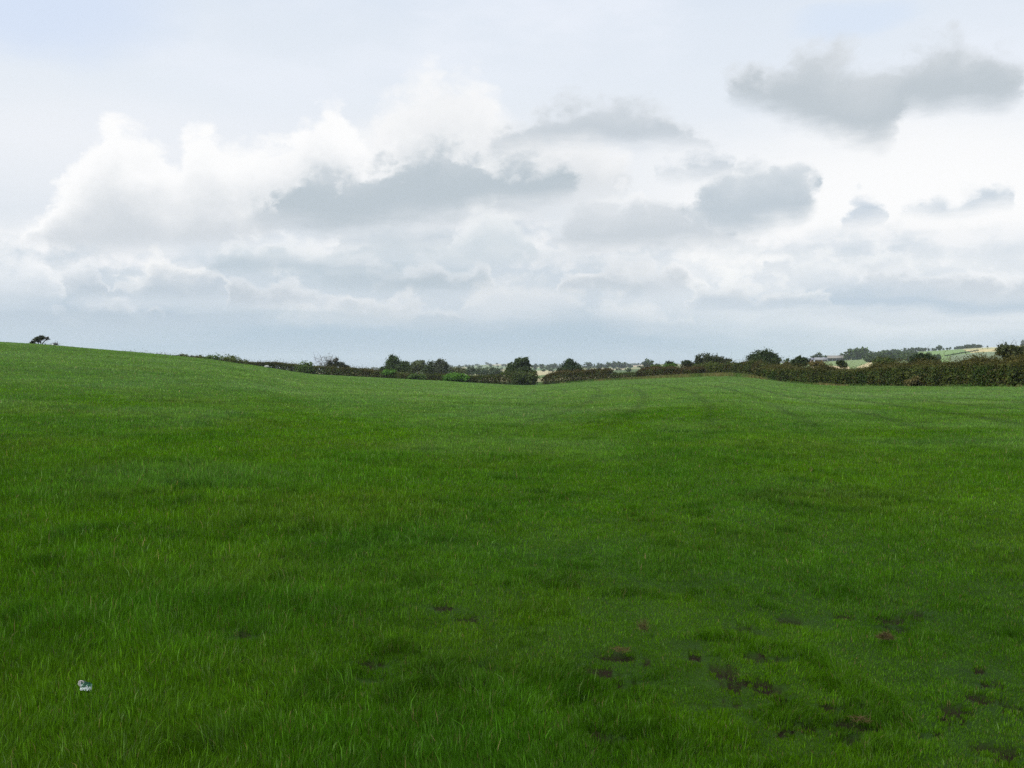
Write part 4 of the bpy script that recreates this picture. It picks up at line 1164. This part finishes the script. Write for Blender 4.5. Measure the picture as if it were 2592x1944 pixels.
low_cumulus(240, 500, 548, 622, seed=2); low_cumulus(-60, 240, 560, 628, seed=3, ct=(240, 243, 246))
low_cumulus(480, 720, 588, 648, (236, 239, 242), (190, 200, 209), .8, 4); low_cumulus(110, 370, 636, 680, (236, 239, 242), (196, 206, 215), .8, 5)
low_cumulus(640, 1010, 626, 668, (238, 240, 242), (194, 204, 212), .75, 6); low_cumulus(780, 1060, 552, 616, (232, 236, 240), (186, 198, 207), .9, 7)
low_cumulus(1200, 1520, 548, 622, (245, 246, 247), (198, 207, 215), .85, 8); low_cumulus(1480, 1800, 588, 650, (250, 251, 251), (202, 211, 219), .85, 9)
low_cumulus(1100, 1420, 512, 560, (238, 241, 244), (212, 220, 227), .8, 10); low_cumulus(1840, 2280, 556, 610, (250, 251, 252), (198, 207, 216), .85, 11)
low_cumulus(900, 1130, 498, 552, (250, 250, 251), (210, 219, 226), .8, 12); low_cumulus(1660, 1990, 535, 580, (248, 250, 251), (214, 222, 230), .8, 13)
for x0_, x1_, ya, yb_, c1, c2, al in [(-60, 420, 668, 692, (190, 204, 217), (184, 199, 212), .8), (420, 900, 676, 690, (204, 214, 222), (194, 207, 217), .6),
                                  (160, 360, 640, 660, (228, 233, 238), (214, 222, 230), .7), (900, 1500, 690, 704, (205, 216, 225), (196, 209, 220), .5),
                                  (560, 900, 652, 664, (232, 235, 238), (220, 226, 232), .6), (1640, 2230, 676, 694, (212, 221, 229), (204, 215, 225), .6),
                                  (440, 860, 560, 590, (204, 213, 221), (190, 203, 213), .8), (700, 1000, 596, 616, (196, 208, 217), (188, 201, 211), .7)]:
    cloud([(x0_, yb_ - 3), (x0_ * .7 + x1_ * .3, ya), (x0_ * .35 + x1_ * .65, ya + 4), (x1_, yb_ - 3)], [(x0_, yb_), (x1_, yb_)], c1, c2, .006, .008, al, True, .5, .6)
# big white cumulus on the left and the faint tower behind the centre
cloud([(700, 330), (780, 270), (860, 180), (940, 145), (1040, 165), (1090, 225), (1180, 245), (1280, 262), (1360, 320)], [(700, 460), (900, 470), (1100, 460), (1360, 400)], (252, 252, 252), (222, 226, 230), .016, .03, .9, False, .40, .35)
cloud([(40, 500), (100, 445), (150, 355), (190, 295), (235, 246), (290, 238), (330, 272), (375, 318), (410, 275), (460, 262), (510, 300), (560, 285), (620, 275), (670, 228), (720, 205), (745, 240), (790, 330), (860, 400)],
      [(40, 520), (120, 530), (260, 535), (420, 528), (500, 520), (620, 480), (740, 470), (860, 440)], WH, (212, 218, 224), .008, .014, 1.0, False, .22, .42)
cloud([(-80, 520), (0, 505), (60, 512), (110, 545), (140, 590)], [(-80, 640), (60, 640), (140, 625)], (252, 253, 254), (222, 229, 236), .014, .03, .7, False, .3, .8)
cloud([(470, 530), (560, 500), (640, 500), (760, 505), (820, 478), (900, 490), (980, 470), (1060, 425), (1130, 470), (1160, 530)], [(470, 545), (640, 562), (820, 560), (1000, 560), (1160, 548)], (246, 248, 249), (208, 218, 225), .009, .016, .9, False, .45, .5)
cloud([(740, 500), (800, 488), (880, 490), (960, 500)], [(740, 525), (860, 540), (960, 528)], (212, 220, 227), (198, 209, 218), .008, .012, .7, True, .5, .4)
# grey cumulus of the centre
cloud([(500, 428), (560, 405), (610, 378), (660, 335), (720, 334), (780, 325), (840, 304), (900, 282), (960, 266), (1010, 276), (1060, 290), (1120, 300), (1180, 305), (1230, 325), (1260, 375)],
      [(500, 446), (600, 466), (700, 480), (800, 474), (900, 466), (980, 462), (1030, 440), (1120, 436), (1200, 420), (1260, 400)], (226, 230, 234), (189, 200, 208), .008, .015, 1.0, False, .60, .50, ((248, 249, 250), 2.0))
cloud([(1070, 268), (1140, 236), (1200, 206), (1260, 200), (1320, 202), (1370, 190), (1420, 222), (1460, 252), (1500, 262), (1535, 290)],
      [(1070, 324), (1160, 314), (1240, 302), (1340, 306), (1440, 310), (1535, 308)], (220, 225, 230), (196, 205, 213), .010, .015, .92, False, .55, .45)
cloud([(1425, 348), (1470, 334), (1520, 314), (1560, 308), (1580, 335)], [(1425, 366), (1500, 374), (1580, 358)], (216, 223, 230), (198, 208, 217), .010, .012, .92, False, .5, .4)
cloud([(1290, 430), (1330, 402), (1370, 398), (1400, 420), (1440, 432)], [(1290, 440), (1440, 440)], WH, (250, 250, 250), .007, .01, .9, False, .3, .2)
cloud([(1190, 475), (1240, 436), (1300, 414), (1350, 410), (1400, 425), (1450, 408), (1500, 426), (1560, 452), (1625, 500)], [(1190, 514), (1280, 532), (1400, 534), (1500, 530), (1625, 512)], (228, 232, 236), (202, 210, 217), .010, .013, .94, False, .55, .4)
cloud([(1475, 430), (1530, 392), (1580, 362), (1620, 342), (1680, 338), (1730, 348), (1768, 378)], [(1475, 458), (1540, 484), (1600, 486), (1680, 466), (1740, 454), (1768, 420)], (221, 227, 232), (192, 203, 212), .009, .014, .97, False, .56, .40)
cloud([(1820, 470), (1840, 420), (1865, 404), (1895, 440)], [(1820, 478), (1860, 476), (1895, 470)], (206, 217, 228), (192, 205, 218), .010, .012, .85, False, .5, .3)
cloud([(1945, 438), (2020, 414), (2060, 424), (2100, 394), (2140, 380), (2185, 400)], [(1945, 444), (2050, 444), (2120, 436), (2185, 426)], (206, 217, 227), (192, 205, 217), .010, .012, .85, False, .5, .3)
# grey cloud upper right
cloud([(1570, 150), (1620, 128), (1660, 136), (1710, 104), (1780, 96), (1830, 108), (1870, 124), (1930, 112), (1970, 92), (2020, 78), (2060, 70), (2100, 92), (2150, 80), (2190, 106), (2220, 165)],
      [(1570, 190), (1640, 212), (1700, 244), (1780, 268), (1840, 288), (1925, 288), (1955, 240), (2020, 232), (2080, 214), (2160, 212), (2220, 185)], (218, 223, 228), (193, 202, 209), .012, .014, 1.0, False, .56, .42)

bg = NN.new('ShaderNodeBackground'); bg.inputs['Strength'].default_value = .1
LL.new(C, bg.inputs['Color'])
wo = NN.new('ShaderNodeOutputWorld'); LL.new(bg.outputs[0], wo.inputs['Surface'])
world.cycles.sampling_method = 'MANUAL'; world.cycles.sample_map_resolution = 256

# ------------------------------------------------------------------ sun, camera, render
sl = bpy.data.lights.new('sun', 'SUN'); sl.energy = 5.0; sl.angle = R(6); sl.color = (1, .96, .89)
so = bpy.data.objects.new('sun', sl); col.objects.link(so)
sd = (math.sin(SUN_AZ) * math.cos(SUN_EL), math.cos(SUN_AZ) * math.cos(SUN_EL), math.sin(SUN_EL))
from mathutils import Vector
so.rotation_euler = Vector(sd).to_track_quat('Z', 'Y').to_euler()
so.location = (0, 0, 80)

def shade_cloud():  # unseen cloud mesh, added towards the sun to shade the near grass
    import bmesh
    hgt = 700.; off = hgt / math.tan(SUN_EL)
    cx, cy_ = 50 + math.sin(SUN_AZ) * off, -62 + math.cos(SUN_AZ) * off
    bm = bmesh.new()
    lr = random.Random(5)
    for k in range(64):
        a = lr.uniform(0, 6.283); q = lr.random() ** .5
        x_, y_ = math.cos(a) * q * 120, math.sin(a) * q * 82
        rr_ = lr.uniform(16, 34) * (1.15 - .5 * q)
        res = bmesh.ops.create_icosphere(bm, subdivisions=4, radius=1)
        for v in res['verts']:
            d = v.co.copy()
            k_ = 1 + .35 * (float(fbm(np.array([d.x * 2 + k]), np.array([d.y * 2 + d.z * 2.3]), 3, 4)[0]) - .5) * 2
            v.co = (x_ + d.x * rr_ * k_, y_ + d.y * rr_ * k_, (d.z * rr_ * .55 * k_ if d.z > 0 else d.z * rr_ * .18))
    me = bpy.data.meshes.new('cloud'); bm.to_mesh(me); bm.free()
    me.polygons.foreach_set('use_smooth', np.ones(len(me.polygons), bool))
    me.materials.append(mat_plain('shade_cloud_white', (.85, .86, .88), 1.0, .05, .02, 0))
    o = bpy.data.objects.new('cloud', me); col.objects.link(o); o.location = (cx, cy_, hgt)
    tagit(o, 'unseen cumulus added out of view to shade the near pasture', None, None, 'structure')
shade_cloud()

cam = bpy.data.cameras.new('camera'); co = bpy.data.objects.new('camera', cam); col.objects.link(co)
cam.sensor_width = 36; cam.lens = F / W * 36
cam.clip_start = .1; cam.clip_end = 40000
co.location = (0, 0, EYE); co.rotation_euler = (R(90) - PITCH, 0, 0)
sc.camera = co
vs = sc.view_settings; vs.view_transform = 'Standard'; vs.look = 'None'; vs.exposure = 0; vs.gamma = 1; vs.use_curve_mapping = False
cy = sc.cycles
cy.max_bounces = 5; cy.diffuse_bounces = 3; cy.glossy_bounces = 2; cy.transmission_bounces = 3; cy.volume_bounces = 1; cy.transparent_max_bounces = 4
cy.use_denoising = False
cy.sample_clamp_indirect = 4
